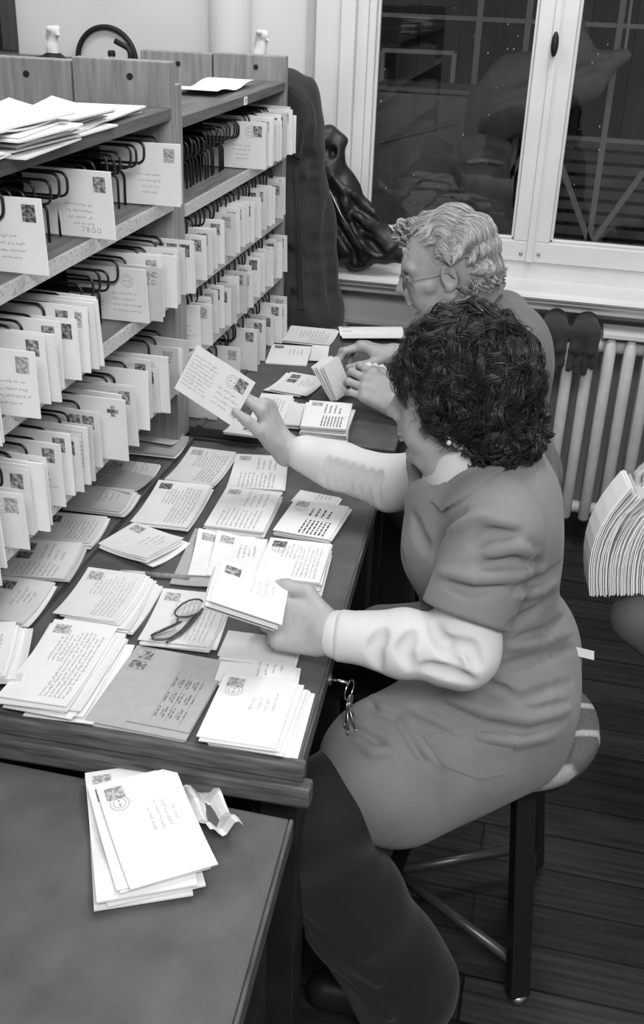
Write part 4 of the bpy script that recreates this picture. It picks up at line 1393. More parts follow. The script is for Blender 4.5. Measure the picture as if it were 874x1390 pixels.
lj = empty('leather_jacket', (-.62, 3.33, .88), 'shiny black leather jacket slumped on the window sill', 'jacket')
s = Sculpt((-.86, 3.10, .86), (-.30, 3.41, 1.45), .004)
P = lambda px, py, Y=3.30: aty(px, py, Y)
s.chain([P(430, 195), P(445, 186), P(457, 192), P(455, 212), P(446, 232)], [.032, .030, .024, .026, .036], .014)
s.cap(P(424, 198), P(436, 240), .034, .040, .03)
for (q0_, q1_, r0_, r1_) in (((447, 225), (466, 335), .040, .050), ((452, 228), (492, 340), .040, .055), ((458, 236), (520, 338), .036, .046), ((470, 258), (532, 334), .026, .036), ((446, 250), (478, 348), .040, .040), ((500, 345), (540, 350), .036, .022)):
    s.cap(P(*q0_), P(*q1_), r0_, r1_, .018)
s.ripple(.0045, 55, 21, warp=1.6)
s.ell(P(449, 208, 3.25), (.016, .04, .020), .008, 'cut')
for pl_ in ([(440, 268), (464, 318), (492, 360)], [(442, 250), (480, 300), (512, 340)], [(455, 300), (480, 340), (484, 360)], [(466, 262), (486, 284), (512, 300)], [(470, 300), (490, 306), (508, 322)], [(486, 322), (504, 328), (520, 344)]):
    s.groove(pl_, .0050, k=.014)
for pl_ in ([(452, 240), (468, 262), (472, 285)], [(462, 270), (475, 296), (482, 318)], [(470, 255), (500, 280), (530, 312)], [(484, 318), (498, 340), (516, 352)], [(478, 290), (490, 296), (500, 312)]):
    s.groove(pl_, .006, op='add', k=.012)
s.plane_cut((0, 0, .8765), (0, 0, -1), .004)
s.build('hide', M['leather'], lj)
MB().tube([P(438, 240, 3.235), P(462, 290, 3.215), P(490, 338, 3.22)], .003, 6).build('zip', M['steel'], lj, smooth=True)


# ------------------------------------------------------------------ stools
def stool(x, y, h, rot, label):
    r = empty('stool', (x, y, 0), label, 'stool', 'three-legged workshop stools')
    sd = MB(); sd.lathe([(.0, h - .045), (.150, h - .045), (.168, h - .035), (.174, h - .015), (.168, h + .008), (.14, h + .016), (0, h + .018)], (x, y, 0), 48)
    sd.build('seat_cushion', M['seat'], r, smooth=True)
    MB().lathe([(0, h - .062), (.150, h - .062), (.150, h - .044), (0, h - .044)], (x, y, 0), 32).build('seat_board', M['stool_dark'], r)
    feet = []
    for i in range(3):
        a = rot + i * 2 * PI / 3
        t = np.array([x + .10 * math.cos(a), y + .10 * math.sin(a), h - .06]); b = np.array([x + .195 * math.cos(a), y + .195 * math.sin(a), .012])
        lg = MB().bar(t, b, .040, .030, (math.cos(a), math.sin(a), 0)).build('leg', M['stool_dark'], r, bevel=.004)
        MB().lathe([(.0, 0), (.017, 0), (.019, .006), (.017, .018)], (b[0], b[1], 0), 14).build('foot_cap', M['steel'], lg, smooth=True)
        feet.append(t + (b - t) * .86)
    for i in range(3):
        a, b = feet[i], feet[(i + 1) % 3]
        MB().tube([a, b], .0105, 10).build('stretcher', M['steel_dark'], r, smooth=True)
    return r


M['steel_dark'] = mat_plain('dark_steel_tube', .10, rough=.35, metal=.6)
stool(.012, 1.615, .525, math.radians(-62), 'three-legged stool with striped seat cloth beneath the woman')
stool(-.09, 2.43, .525, math.radians(-62), 'three-legged stool beneath the grey-haired person')
# ------------------------------------------------------------------ people
class Head:
    def __init__(s, c, f, up=(0, 0, 1), k=1.0):
        s.c = np.array(c, float); s.f = unit(f); s.l = unit(np.cross(up, s.f)); s.u = np.cross(s.f, s.l); s.k = k

    def T(s, a, b, c):
        return s.c + (s.f * a + s.l * b + s.u * c) * s.k

    @property
    def ax(s): return [s.f, s.l, s.u]

    def carve(s, S, old=False, full=0.0):
        k = s.k; T = s.T; ax = s.ax; e = lambda p, r, q=.012, op='add': S.ell(T(*p), np.array(r) * k, q * k, op, ax)
        cp = lambda a, b, r0, r1, q=.010, op='add': S.cap(T(*a), T(*b), r0 * k, r1 * k, q * k, op)
        e((-.012, 0, .032), (.098, .077, .085)); e((.02, 0, .01), (.083, .070, .075))
        e((.048, 0, -.045), (.050, .052 + full, .068), .02)
        cp((.078, 0, -.104), (.072, 0, -.096), .021, .022, .014)
        for sg in (-1, 1):
            cp((.004, sg * .060, -.052), (.058, sg * .028, -.098), .016 + full * .5, .016 + full * .4, .022)
            cp((.064, sg * .048, -.022), (.045, sg * .060, -.022), .016, .014, .02)
            e((.064, sg * .034, -.052), (.024, .022 + full, .028), .02)
            cp((.086, sg * .014, .020), (.074, sg * .048, .022), .009, .008, .014)
        for sg in (-1, 1):
            e((.094, sg * .031, .001), (.016, .018, .012), .010, 'cut')
            e((.078, sg * .031, .000), (.0125, .0155, .0125), .003)
            cp((.091, sg * .044, .004), (.092, sg * .020, .005), .0022, .0022, .004)
            cp((.088, sg * .043, -.006), (.090, sg * .021, -.007), .0022, .0022, .005)
        cp((.093, 0, .014), (.115, 0, -.028), .0075, .0105, .010)
        e((.116, 0, -.032), (.011, .0105, .010), .008)
        for sg in (-1, 1):
            e((.105, sg * .011, -.037), (.009, .0065, .0075), .006)
            e((.108, sg * .006, -.044), (.004, .0032, .0035), .002, 'cut')
        cp((.101, 0, -.047), (.100, 0, -.058), .010, .010, .010)
        e((.101, 0, -.0655), (.0085, .022, .0050), .005); e((.099, 0, -.0765), (.0088, .019, .0058), .005)
        cp((.112, -.022, -.0708), (.112, .022, -.0708), .0030, .0030, .002, 'cut')
        e((.090, 0, -.086), (.010, .016, .006), .010, 'cut')
        if old:
            for sg in (-1, 1):
                cp((.104, sg * .018, -.040), (.088, sg * .033, -.075), .0028, .0025, .006, 'cut')
                cp((.092, sg * .036, -.014), (.082, sg * .048, -.020), .002, .002, .005, 'cut')
            for q in range(3):
                cp((.080 - q * .004, -.03, .050 + q * .012), (.080 - q * .004, .03, .050 + q * .012), .0016, .0016, .004, 'cut')
        for sg in (-1, 1):          # ears
            ea = [unit(s.f * .94 + s.l * sg * .2 + s.u * -.15), unit(s.l * sg - s.f * .35), None]
            ea[2] = unit(np.cross(ea[0], ea[1])); ea[1] = np.cross(ea[2], ea[0])
            S.ell(T(-.006, sg * .079, -.006), np.array((.0185, .0065, .031)) * k, .004 * k, 'add', ea)
            S.ell(T(.000, sg * .076, -.032), np.array((.010, .0065, .010)) * k, .006 * k, 'add', ea)
            S.ell(T(-.003, sg * .085, -.004), np.array((.0105, .0055, .020)) * k, .003 * k, 'cut', ea)
            S.cap(T(.004, sg * .078, -.012), T(.006, sg * .079, -.02), .005 * k, .004 * k, .004 * k)

    def eyes(s, parent):
        for sg in (-1, 1):
            e = MB(); e.sphere(s.T(.0805, sg * .031, -.001), .0118 * s.k, 18, 12); eo = e.build('eye', M['eye'], parent, smooth=True)
            e = MB(); e.sphere(s.T(.0872, sg * .031, -.003), .0058 * s.k, 14, 10); e.build('iris', M['iris'], eo, smooth=True)


def hand(S, wrist, d, n, side, size=1.0, curl=((.2, .3, .2),) * 4, spread=.08, thumb=((.5, .7, .1), (.8, .35, .15), (.9, .1, .2)), plump=1.0, k=.006):
    """d fingers' direction, n palm normal, side +1 right hand, -1 left hand"""
    d = unit(d); n = unit(np.array(n) - d * (np.array(n) @ d)); sd = np.cross(d, n) * side
    w = np.array(wrist, float); q = size
    P = lambda a, b, c: w + (d * a + sd * b + n * c) * q
    pl = plump
    S.cap(P(-.02, 0, 0), P(.012, 0, 0), .026 * q * pl, .027 * q * pl, .012)
    mc = [(.092, .029), (.096, .009), (.090, -.011), (.080, -.029)]
    for (a, b) in mc:
        S.cap(P(.010, b * .55, 0), P(a, b, -.002), .0155 * q * pl, .0125 * q * pl, .012)
    S.cap(P(.022, .020, .008), P(.055, .030, .008), .019 * q * pl, .015 * q * pl, .014)
    S.cap(P(.020, -.022, .006), P(.065, -.028, .005), .016 * q * pl, .013 * q * pl, .012)
    Ls = [(.043, .026, .021), (.047, .030, .022), (.044, .028, .021), (.034, .021, .019)]
    rs = [(.0105, .0092, .0082, .0068), (.0105, .0094, .0084, .0070), (.0100, .0090, .0080, .0066), (.0090, .0080, .0072, .0060)]
    tips = []
    for i in range(4):
        p = P(mc[i][0], mc[i][1], -.001); ang = 0; fan = spread * (1.5 - i)
        base = unit(d * math.cos(fan) + sd * math.sin(fan))
        S.ell(p + (-n * .002) * q, np.array((.0125, .0115, .0125)) * q * pl, .008, 'add')
        for j in range(3):
            ang += curl[i][j]
            v = unit(base * math.cos(ang) + n * math.sin(ang))
            p2 = p + v * Ls[i][j] * q
            S.cap(p, p2, rs[i][j] * q * pl, rs[i][j + 1] * q * pl, .004)
            p = p2
        tips.append((p, v))
    p = P(.024, .026, .008); r = (.0165, .0125, .0112, .0082); L = (.042, .034, .028)
    for j in range(3):
        v = unit(d * thumb[j][0] + sd * thumb[j][1] + n * thumb[j][2])
        p2 = p + v * L[j] * q
        S.cap(p, p2, r[j] * q * pl, r[j + 1] * q * pl, .008 if j == 0 else .005)
        p = p2
    tips.append((p, v))
    return tips, (d, n, sd)


def nail(tips, n, which, parent, mat, size=1.0):
    for i in which:
        p, v = tips[i]
        up = unit(-n + v * .0 - v * ((-n) @ v)); sd = np.cross(v, up)
        c = p + up * .0058 * size
        m_ = MB(); pts = []
        for a, b in ((-1, -1), (-1, 1), (-.2, 1.05), (.55, .85), (.95, 0), (.55, -.85), (-.2, -1.05)):
            pts.append(c + v * a * .0055 * size + sd * b * .0047 * size - up * abs(b) * .0012)
        m_.add(pts + [q - up * .0012 for q in pts], [tuple(range(7)), tuple(range(13, 6, -1))] + [(i_, 7 + i_, 7 + (i_ + 1) % 7, (i_ + 1) % 7) for i_ in range(7)])
        m_.build('fingernail', mat, parent)


def strands(name, paths, r, mat, parent, taper=True):
    """paths [N, n, 3] -> three-sided hair strands in one mesh"""
    Pn = np.asarray(paths, float); N, n, _ = Pn.shape
    t = np.gradient(Pn, axis=1); t /= np.maximum(np.linalg.norm(t, axis=2, keepdims=True), 1e-9)
    ref = np.array([.31, .52, .79]); u = np.cross(t, ref); u /= np.maximum(np.linalg.norm(u, axis=2, keepdims=True), 1e-9)
    v = np.cross(t, u)
    rad = np.full((1, n, 1), r) if not taper else (r * np.minimum(1, np.linspace(1.9, .25, n)))[None, :, None]
    ring = [Pn + (u * math.cos(a) + v * math.sin(a)) * rad for a in (0, 2.094, 4.189)]
    V = np.stack(ring, 2).reshape(-1, 3)
    base = (np.arange(N) * n * 3)[:, None, None] + (np.arange(n - 1) * 3)[None, :, None]
    F = []
    for kx in range(3):
        k2 = (kx + 1) % 3
        F.append(np.stack([base + kx, base + k2, base + 3 + k2, base + 3 + kx], -1).reshape(-1, 4))
    F = np.concatenate(F)
    off = wloc(parent)
    return obj(name, mesh_data(name, V - off, F, mat, True), parent)


def ellproj(H, p, cen, rad):
    """push points (head coords) on to the hair ellipsoid"""
    q = (p - cen) / rad
    return cen + q / np.maximum(np.linalg.norm(q, axis=-1, keepdims=True), 1e-6) * rad


def head_to_world(H, Q):
    return H.c + (Q[..., 0:1] * H.f + Q[..., 1:2] * H.l + Q[..., 2:3] * H.u) * H.k


def curly_hair(H, cen, rad, n_lock, per, keep, seed, length=(.05, .085), amp=(.007, .013), turns=(1.0, 2.2), layers=(1.0, .8), thick=.0045, npt=16):
    rng = np.random.default_rng(seed); cen = np.array(cen); rad = np.array(rad); out = []
    cnt = 0
    while cnt < n_lock:
        v = rng.normal(size=3); v /= np.linalg.norm(v)
        root = cen + v * rad * rng.uniform(*sorted(layers))
        if not keep(root, v): continue
        cnt += 1
        # flow: away from the crown, down, with a random swirl
        crown = np.array([-.35, 0, 1.0]); crown /= np.linalg.norm(crown)
        flow = v - crown * (v @ crown) ; flow = v * (v @ crown) - crown
        flow = flow + rng.normal(size=3) * .55
        flow -= v * (flow @ v); flow /= max(np.linalg.norm(flow), 1e-6)
        side = np.cross(v, flow)
        L = rng.uniform(*length); A = rng.uniform(*amp); tn = rng.uniform(*turns) * 2 * PI; ph = rng.uniform(0, 2 * PI); hand_ = rng.choice([-1, 1])
        t = np.linspace(0, 1, npt)
        line = root + flow * (t * L)[:, None] + v * (.004 * np.sin(PI * t))[:, None]
        line = cen + (line - cen) / np.linalg.norm((line - cen) / rad, axis=1, keepdims=True) * np.linalg.norm((root - cen) / rad)
        grow = np.clip(t * 2.5, 0, 1)
        lock = line + side * (A * np.sin(tn * t * hand_ + ph) * grow)[:, None] + v * (A * np.cos(tn * t * hand_ + ph) * grow)[:, None]
        a = rng.uniform(0, 2 * PI, per); rr = thick * np.sqrt(rng.random(per))
        off = (np.cos(a) * rr)[:, None] * side + (np.sin(a) * rr)[:, None] * v
        wid = (.6 + .8 * np.sin(PI * np.clip(t * 1.05, 0, 1)))[None, :, None]
        ks = lock[None] + off[:, None, :] * wid + rng.normal(size=(per, 1, 3)) * .0006 * t[None, :, None]
        out.append(ks)
    return head_to_world(H, np.concatenate(out))


def person(loc, label):
    return empty('person', loc, label, 'person')


# ================= the woman in the grey smock
W = person((.0, 1.6, 0), 'dark curly haired woman in grey smock and white sleeves holding up a card')
El = aty(612, 571, 1.53)
f_ = unit((-.985, .10, -.13))
HW = Head((0, 0, 0), f_)
HW.c = El - HW.l * .078 + HW.u * .014
NB = np.array([-.096, 1.600, 1.040])                   # neck base
ShL = np.array([-.045, 1.440, .985]); ShR = np.array([-.060, 1.765, .985])
ElbL = np.array([-.072, 1.365, .820]); WrL = np.array([-.270, 1.345, .826])
ElbR = np.array([-.265, 1.850, .850]); WrR = aty(383, 605, 1.870)
S = Sculpt((-.64, 1.26, .60), (.16, 1.96, 1.36), .0026)
HW.carve(S, full=.008)
S.cap(HW.T(-.020, 0, -.05), NB, .056, .058, .02); S.cap(HW.T(.03, 0, -.085), NB + [-.02, 0, 0], .040, .050, .025)
S.cap(NB + [0, 0, -.03], (-.04, 1.6, .68), .075, .10, .03); S.cap(NB + [0, 0, -.05], ShL + [0, .03, -.01], .055, .036, .03); S.cap(NB + [0, 0, -.05], ShR + [0, -.03, -.01], .055, .036, .03)
S.cap(ShL + [0, .012, -.006], ElbL, .034, .034, .01); S.cap(ElbL, WrL, .034, .026, .01)
S.cap(ShR, ElbR, .045, .036, .01); S.cap(ElbR, WrR, .036, .025, .01)
# left hand: thumb on top of the bundle, fingers under it
tl, frl = hand(S, WrL, (-.98, .10, .02), (.05, .80, -.60), -1, 1.0,
               curl=((.95, .55, .35), (.95, .55, .35), (.95, .55, .35), (.95, .55, .4)), spread=.04,
               thumb=((.72, .68, -.12), (.99, .06, -.04), (.98, -.14, -.02)), plump=1.06)
# right hand: card pinched between thumb and forefinger
tr, frr = hand(S, WrR, (-.46, .02, .89), (-.88, -.06, -.46), 1, .98,
               curl=((.50, .30, .20), (.70, .85, .45), (.90, 1.0, .5), (1.0, 1.0, .5)), spread=-.03,
               thumb=((.84, .58, .12), (.92, .32, .28), (.92, .12, .40)), plump=1.0)
bodyW = S.build('body', M['skin'], W)
HW.eyes(W)
nail(tl, -frl[2], (4,), W, M['nail']); nail(tr, -frr[2], (4,), W, M['nail'])

# white jersey: rolled collar and long sleeves
S = Sculpt((-.50, 1.24, .66), (.14, 1.98, 1.16), .003)
S.cap(HW.T(-.010, 0, -.06) * .6 + NB * .4, NB + [.002, 0, -.03], .072, .078, .02); S.cap(NB + [-.02, 0, 0], NB + [-.045, 0, -.08], .045, .040, .02)
S.ell(NB + [.0, 0, -.10], (.075, .10, .09), .03)
S.plane_cut(NB + [-.004, 0, .050], unit(HW.T(.02, 0, -.05) - NB), .006)
uL = unit(WrL - ElbL)
S.cap(ShL + (ElbL - ShL) * .62, ElbL, .050, .055, .02); S.ell(ElbL + [.006, 0, -.004], (.056, .050, .052), .02)
S.chain([ElbL, ElbL + (WrL - ElbL) * .45, WrL - uL * .055, WrL - uL * .012], [.052, .050, .040, .038], .02)
S.plane_cut(WrL + uL * .004, uL, .004) if False else None
uR = unit(WrR - ElbR)
S.cap(ShR + (ElbR - ShR) * .4, ElbR, .046, .052, .02)
S.chain([ElbR, ElbR + (WrR - ElbR) * .5, WrR - uR * .050], [.051, .047, .040], .02)
S.ripple(.0016, 60, 3)
for pl_ in ([(520, 858), (508, 880), (512, 905)], [(560, 862), (548, 882), (556, 906)], [(588, 850), (604, 880), (624, 905)], [(575, 905), (610, 915), (640, 925)], [(600, 870), (640, 880), (650, 905)]):
    S.groove(pl_, .006, k=.014)
for x in (440, 452, 463, 474, 486, 498, 510):
    S.groove([(x + 6, 622 + (x - 440) * .28), (x, 648 + (x - 440) * .2), (x + 4, 672 + (x - 440) * .2)], .0045, k=.010)
S.build('sweater', M['sweater'], W)
MB().tube([WrL - uL * .060, WrL - uL * .056, WrL - uL * .014, WrL - uL * .006], [.0395, .0415, .0405, .036], 28).build('cuff', M['sweater'], W, smooth=True)

# the smock
S = Sculpt((-.42, 1.12, .36), (.24, 2.0, 1.14), .0042)
S.ell((-.015, 1.60, .64), (.132, .205, .135), .05)
S.cap((-.010, 1.515, .635), (-.005, 1.70, .635), .124, .122, .05)
S.ell((-.045, 1.60, .80), (.118, .165, .16), .06)
S.ell((-.050, 1.60, .93), (.112, .180, .13), .05)
S.cap((-.120, 1.54, .895), (-.135, 1.66, .895), .075, .075, .05)
S.cap(ShL + [.000, .02, .012], ShR + [.002, -.02, .012], .062, .060, .04)
S.cap(NB + [.005, 0, -.04], NB + [.0, 0, -.002], .090, .076, .04)
S.cap(NB + [-.045, 0, -.05], NB + [-.02, 0, -.02], .070, .060, .04)
# sleeves, cut off above the elbow
dL = unit(ElbL + np.array([-.01, 0, 0]) - ShL); dR = unit(ElbR - ShR)
S2 = Sculpt(S.lo, S.lo + S.vox * (S.n - 1), S.vox)
S2.cap(ShL + [.004, .01, .008], ShL + dL * .20, .066, .072, .03); S2.plane_cut(ShL + dL * .128, dL + np.array([0, -.1, 0]), .003)
S.merge(S2, .03)
S2 = Sculpt(S.lo, S.lo + S.vox * (S.n - 1), S.vox)
S2.cap(ShR, ShR + dR * .22, .068, .066, .03); S2.plane_cut(ShR + dR * .165, dR, .003)
S.merge(S2, .03)
# skirt over the thighs
S2 = Sculpt(S.lo, S.lo + S.vox * (S.n - 1), S.vox)
S2.cap((.0, 1.52, .585), (-.160, 1.372, .560), .132, .126, .05)
S2.cap((.0, 1.68, .60), (-.235, 1.70, .575), .12, .078, .05)
S2.cap((-.04, 1.50, .60), (-.06, 1.70, .60), .11, .10, .05)
S.merge(S2, .04)
# open neck
S.cap(NB + [-.012, -.006, -.040], HW.T(-.01, 0, -.05), .081, .083, .006, 'cut')
S.cap(NB + [-.07, -.012, -.02], NB + [-.135, -.012, -.12], .044, .016, .008, 'cut')
S.ripple(.0018, 30, 5, warp=1.4)
G = S.groove
for pl_ in (  # armhole seam, sleeve and back creases
        [(588, 762), (592, 738), (606, 712), (632, 694)], [(720, 738), (735, 772), (722, 800)],
        [(640, 740), (668, 722), (700, 726)], [(650, 770), (690, 760), (724, 770)], [(604, 790), (640, 800), (684, 796)],
        [(700, 800), (735, 790), (760, 768)], [(690, 850), (724, 832), (766, 800)], [(700, 870), (740, 858), (778, 830)],
        [(684, 905), (729, 896), (780, 880)], [(600, 955), (656, 985), (715, 995), (766, 980)], [(660, 940), (710, 950), (776, 925)],
        [(690, 965), (730, 968), (772, 955)], [(560, 960), (590, 972), (640, 1000)], [(534, 960), (560, 1000), (576, 1030)],
        [(545, 800), (560, 820), (590, 830)], [(528, 780), (540, 800), (566, 812)], [(520, 700), (540, 730), (548, 770)], [(560, 700), (570, 730), (580, 745)],
        [(470, 985), (500, 1005), (520, 1010)], [(500, 930), (510, 960), (545, 975)], [(640, 915), (668, 935), (690, 940)]):
    G(pl_, .0055, k=.013)
for pl_ in (
        [(596, 776), (645, 786), (700, 783), (736, 770)], [(610, 720), (650, 700), (700, 712)], [(660, 752), (700, 742), (730, 752)],
        [(690, 878), (735, 872), (776, 856)], [(600, 945), (660, 965), (720, 975), (772, 962)], [(650, 1000), (700, 1008), (750, 1000)],
        [(550, 985), (575, 1015), (600, 1040)], [(520, 720), (530, 760), (545, 790)],
        [(500, 940), (525, 965), (560, 980)], [(700, 810), (735, 802), (762, 785)], [(480, 1000), (505, 1020), (530, 1020)]):
    G(pl_, .0045, op='add', k=.013)
G([(660, 622), (662, 645), (664, 668)], .002, k=.004)
SMK = S
smock = S.build('smock', M['smock'], W, 1)


def patch(S, rows, off, thick, name, mat, parent, nu=14, nv=6, cat=None):
    """piece of cloth laid on the skin, between pixel polylines (inner edge first)"""
    def samp(pl, t):
        pl = np.array(pl, float); L = np.concatenate([[0], np.cumsum(np.linalg.norm(np.diff(pl, axis=0), axis=1))]); L /= L[-1]
        return np.array([np.interp(t, L, pl[:, 0]), np.interp(t, L, pl[:, 1])])
    P_ = np.full((nu, nv, 3), np.nan); last = None
    for i in range(nu):
        a_, b_ = samp(rows[0], i / (nu - 1)), samp(rows[1], i / (nu - 1))
        for j in range(nv):
            q = a_ + (b_ - a_) * j / (nv - 1); h_ = S.hit(*q)
            if h_ is None: h_ = last if last is not None else None
            if h_ is None: return None
            last = h_; P_[i, j] = h_
    for _ in range(2):
        Q = P_.copy(); Q[1:-1, 1:-1] = (P_[1:-1, 1:-1] * 2 + P_[2:, 1:-1] + P_[:-2, 1:-1] + P_[1:-1, 2:] + P_[1:-1, :-2]) / 6; P_ = Q
    du = np.gradient(P_, axis=0); dv = np.gradient(P_, axis=1); nn = np.cross(du, dv); nn /= np.maximum(np.linalg.norm(nn, axis=2, keepdims=True), 1e-9)
    if (nn * (CAM - P_)).sum() < 0: nn = -nn
    top = (P_ + nn * (off + thick)).reshape(-1, 3); bot = (P_ + nn * (off - .012)).reshape(-1, 3)
    N = nu * nv; F = []; id_ = lambda i, j: i * nv + j
    for i in range(nu - 1):
        for j in range(nv - 1):
            F.append((id_(i, j), id_(i + 1, j), id_(i + 1, j + 1), id_(i, j + 1))); F.append((N + id_(i, j), N + id_(i, j + 1), N + id_(i + 1, j + 1), N + id_(i + 1, j)))
    for i in range(nu - 1):
        F.append((id_(i, 0), N + id_(i, 0), N + id_(i + 1, 0), id_(i + 1, 0))); F.append((id_(i, nv - 1), id_(i + 1, nv - 1), N + id_(i + 1, nv - 1), N + id_(i, nv - 1)))
    for j in range(nv - 1):
        F.append((id_(0, j), id_(0, j + 1), N + id_(0, j + 1), N + id_(0, j))); F.append((id_(nu - 1, j), N + id_(nu - 1, j), N + id_(nu - 1, j + 1), id_(nu - 1, j + 1)))
    m_ = MB(); m_.add(np.concatenate([top, bot]), F)
    return m_.build(name, mat, parent, smooth=False, bevel=.0008)


patch(S, ([(676, 620), (650, 630), (626, 646), (604, 664), (588, 680)], [(696, 634), (672, 646), (650, 662), (628, 680), (604, 694)]), .002, .0035, 'collar', M['smock'], W)
patch(S, ([(574, 1000), (640, 985), (704, 1000)], [(600, 1040), (650, 1058), (688, 1050)]), .001, .0015, 'pocket', M['smock'], W)
bq = aty(786, 884, 1.62)
MB().bar(aty(772, 882, 1.60), aty(806, 890, 1.62), .016, .0015, (.2, -.6, .7)).build('belt_end', M['paper3'], W)

# trousers and shoes
S = Sculpt((-.52, 1.10, -.0), (.12, 1.90, .72), .005)
KnL = np.array([-.285, 1.265, .510]); AnL = np.array([-.110, 1.345, .10])
KnR = np.array([-.40, 1.68, .53]); AnR = np.array([-.38, 1.66, .10])
S.cap((.0, 1.52, .60), KnL, .10, .078, .03); S.cap(KnL, (-.200, 1.31, .30), .080, .092, .03); S.cap((-.200, 1.31, .30), AnL, .092, .104, .03)
for q in range(5):
    S.cap((-.34 + .02 * q, 1.21 + .004 * q, .50 - .05 * q), (-.20 + .02 * q, 1.23, .43 - .07 * q), .007, .004, .02)
S.cap((.0, 1.68, .60), KnR, .10, .075, .03); S.cap(KnR, AnR, .078, .095, .03)
S.plane_cut((0, 0, .055), (0, 0, -1), .004)
S.ripple(.003, 26, 2, warp=1.0)
S.build('trousers', M['trousers'], W)
for a in (AnL, AnR):
    S = Sculpt(a + [-.22, -.07, -.101], a + [.08, .07, .06], .004)
    S.cap(a + [.03, 0, -.062], a + [-.14, 0, -.070], .038, .036, .03); S.cap(a + [.02, 0, -.05], a + [.01, 0, .0], .036, .034, .03)
    S.plane_cut((0, 0, .004), (0, 0, -1), .002)
    S.build('shoe', M['shoe'], W)

# dark curly hair
cenW = np.array([-.012, 0, .030]); radW = np.array([.118, .108, .118])


def keepW(p, v):
    a, b, c = p
    if a > .055 and c < .035 + .25 * abs(b): return False              # the face
    if a > .015 and c < .0: return False                                # cheek and the lobe stay free
    return c > -.085


S = Sculpt(HW.c - .19, HW.c + .19, .003)
S.ell(HW.T(*cenW), radW - np.array([.020, .018, .018]), .02, 'add', HW.ax)
S.ell(HW.T(-.060, 0, -.050), (.064, .088, .064), .03, 'add', HW.ax)
S.ell(HW.T(.075, 0, -.035), (.065, .095, .070), .02, 'cut', HW.ax)
S.ell(HW.T(.022, .085, -.040), (.034, .034, .036), .01, 'cut', HW.ax)
S.ell(HW.T(.022, -.085, -.040), (.034, .034, .036), .01, 'cut', HW.ax)
S.ripple(.0035, 90, 31)
hairW = S.build('hair', M['hair_cap'], W, 1)
pa = curly_hair(HW, cenW, radW, 430, 34, keepW, 5, length=(.07, .13), amp=(.006, .013), turns=(.6, 1.2), layers=(.84, .99), thick=.008, npt=18)
pb = curly_hair(HW, (-.064, 0, -.055), (.070, .096, .064), 170, 30, lambda p, v: p[0] < .0 and v[2] < .5, 6, length=(.045, .075), amp=(.007, .012), turns=(.8, 1.6), layers=(.9, 1.02), thick=.006)
fz = curly_hair(HW, cenW, radW, 900, 1, keepW, 15, length=(.04, .10), amp=(.004, .012), turns=(.6, 1.6), layers=(.96, 1.05), thick=.002, npt=18)
strands('loose_strands', fz, .0004, M['hair_dark'], hairW)
strands("curls", pa, .00055, M["hair_dark"], hairW); strands("curls", pb, .00055, M["hair_dark"], hairW)
# earring
er = MB(); lob = HW.T(.002, .084, -.040)
er.tube([lob + np.array([.0, -.002, .006]) + np.array([.004 * math.sin(t), 0, .006 * math.cos(t)]) for t in np.linspace(0, 2 * PI, 16, endpoint=False)], .0008, 6, True)
ero = er.build('earring', M['chrome'], W, smooth=True)
MB().sphere(lob + [0, -.002, -.008], .0042, 12, 8).build('pearl', M['pearl'], ero, smooth=True)

# the card she holds up, the bundle in her left hand
def held(corners, Ydepth, name, label, cat, t=.0012, **kw):
    A, B_, C, D = [np.array(c, float) for c in corners]          # upper left, upper right, lower left, lower right of the writing
    lx = unit((B_ - A) + (D - C)); ly = unit((A - C) + (B_ - D)); ly = unit(ly - lx * (ly @ lx)); lz = np.cross(lx, ly)
    w_ = (np.linalg.norm(B_ - A) + np.linalg.norm(D - C)) / 2; h_ = (np.linalg.norm(A - C) + np.linalg.norm(B_ - D)) / 2
    c = (A + B_ + C + D) / 4
    mt = Matrix(((lx[0], ly[0], lz[0], c[0]), (lx[1], ly[1], lz[1], c[1]), (lx[2], ly[2], lz[2], c[2]), (0, 0, 0, 1)))
    return envelope(name, w_, h_, t, kw.pop('bk', 0), kw.pop('tone', 'paper0'), mt, label, cat=cat, **kw)


cy = 1.826
held((aty(268, 468, cy + .02), aty(348, 520, cy + .005), aty(237, 527, cy + .005), aty(313, 577, cy - .012)), cy, 'postcard', 'handwritten postcard held up by the dark haired woman', 'postcard', t=.0008, wr='postcard', var=2, stamp='stampA', pm=True, bk=0)
for k in range(6):
    zt = .902 - k * .0034
    dx, dy = (0, 0) if k == 0 else (RNG.uniform(-5, 3) - k * 1.2, RNG.uniform(-4, 4) + k * 1.8)
    cr_ = [atz(px + dx, py + dy, z_) for (px, py), z_ in zip(((286, 812), (303, 756), (381, 853), (391, 796)), (zt, zt + .004, zt - .036, zt - .030))]
    held((cr_[0], cr_[1], cr_[2], cr_[3]) if False else (cr_[0], cr_[1], cr_[2], cr_[3]), 0, 'envelope',
         ('topmost stamped letter' if k == 0 else f'{ordinal(k + 1)} letter from the top') + ' of the bundle in the left hand of the woman', 'letter', t=.0016, wr='address' if k == 0 else None, stamp='stampA' if k in (0, 1) else None, bk=0, group='letters in the hand of the woman', tone=['paper0', 'paper0', 'paper1'][k % 3], ink='ink_pale')


patch(COAT, ([(391, 120), (393, 160), (394, 206)], [(406, 108), (424, 148), (407, 216)]), .010, .004, 'cape', M['coat'], ck)
patch(COAT, ([(398, 224), (402, 300), (406, 420)], [(404, 224), (409, 300), (414, 420)]), .002, .003, 'front_facing', M['coat'], ck)

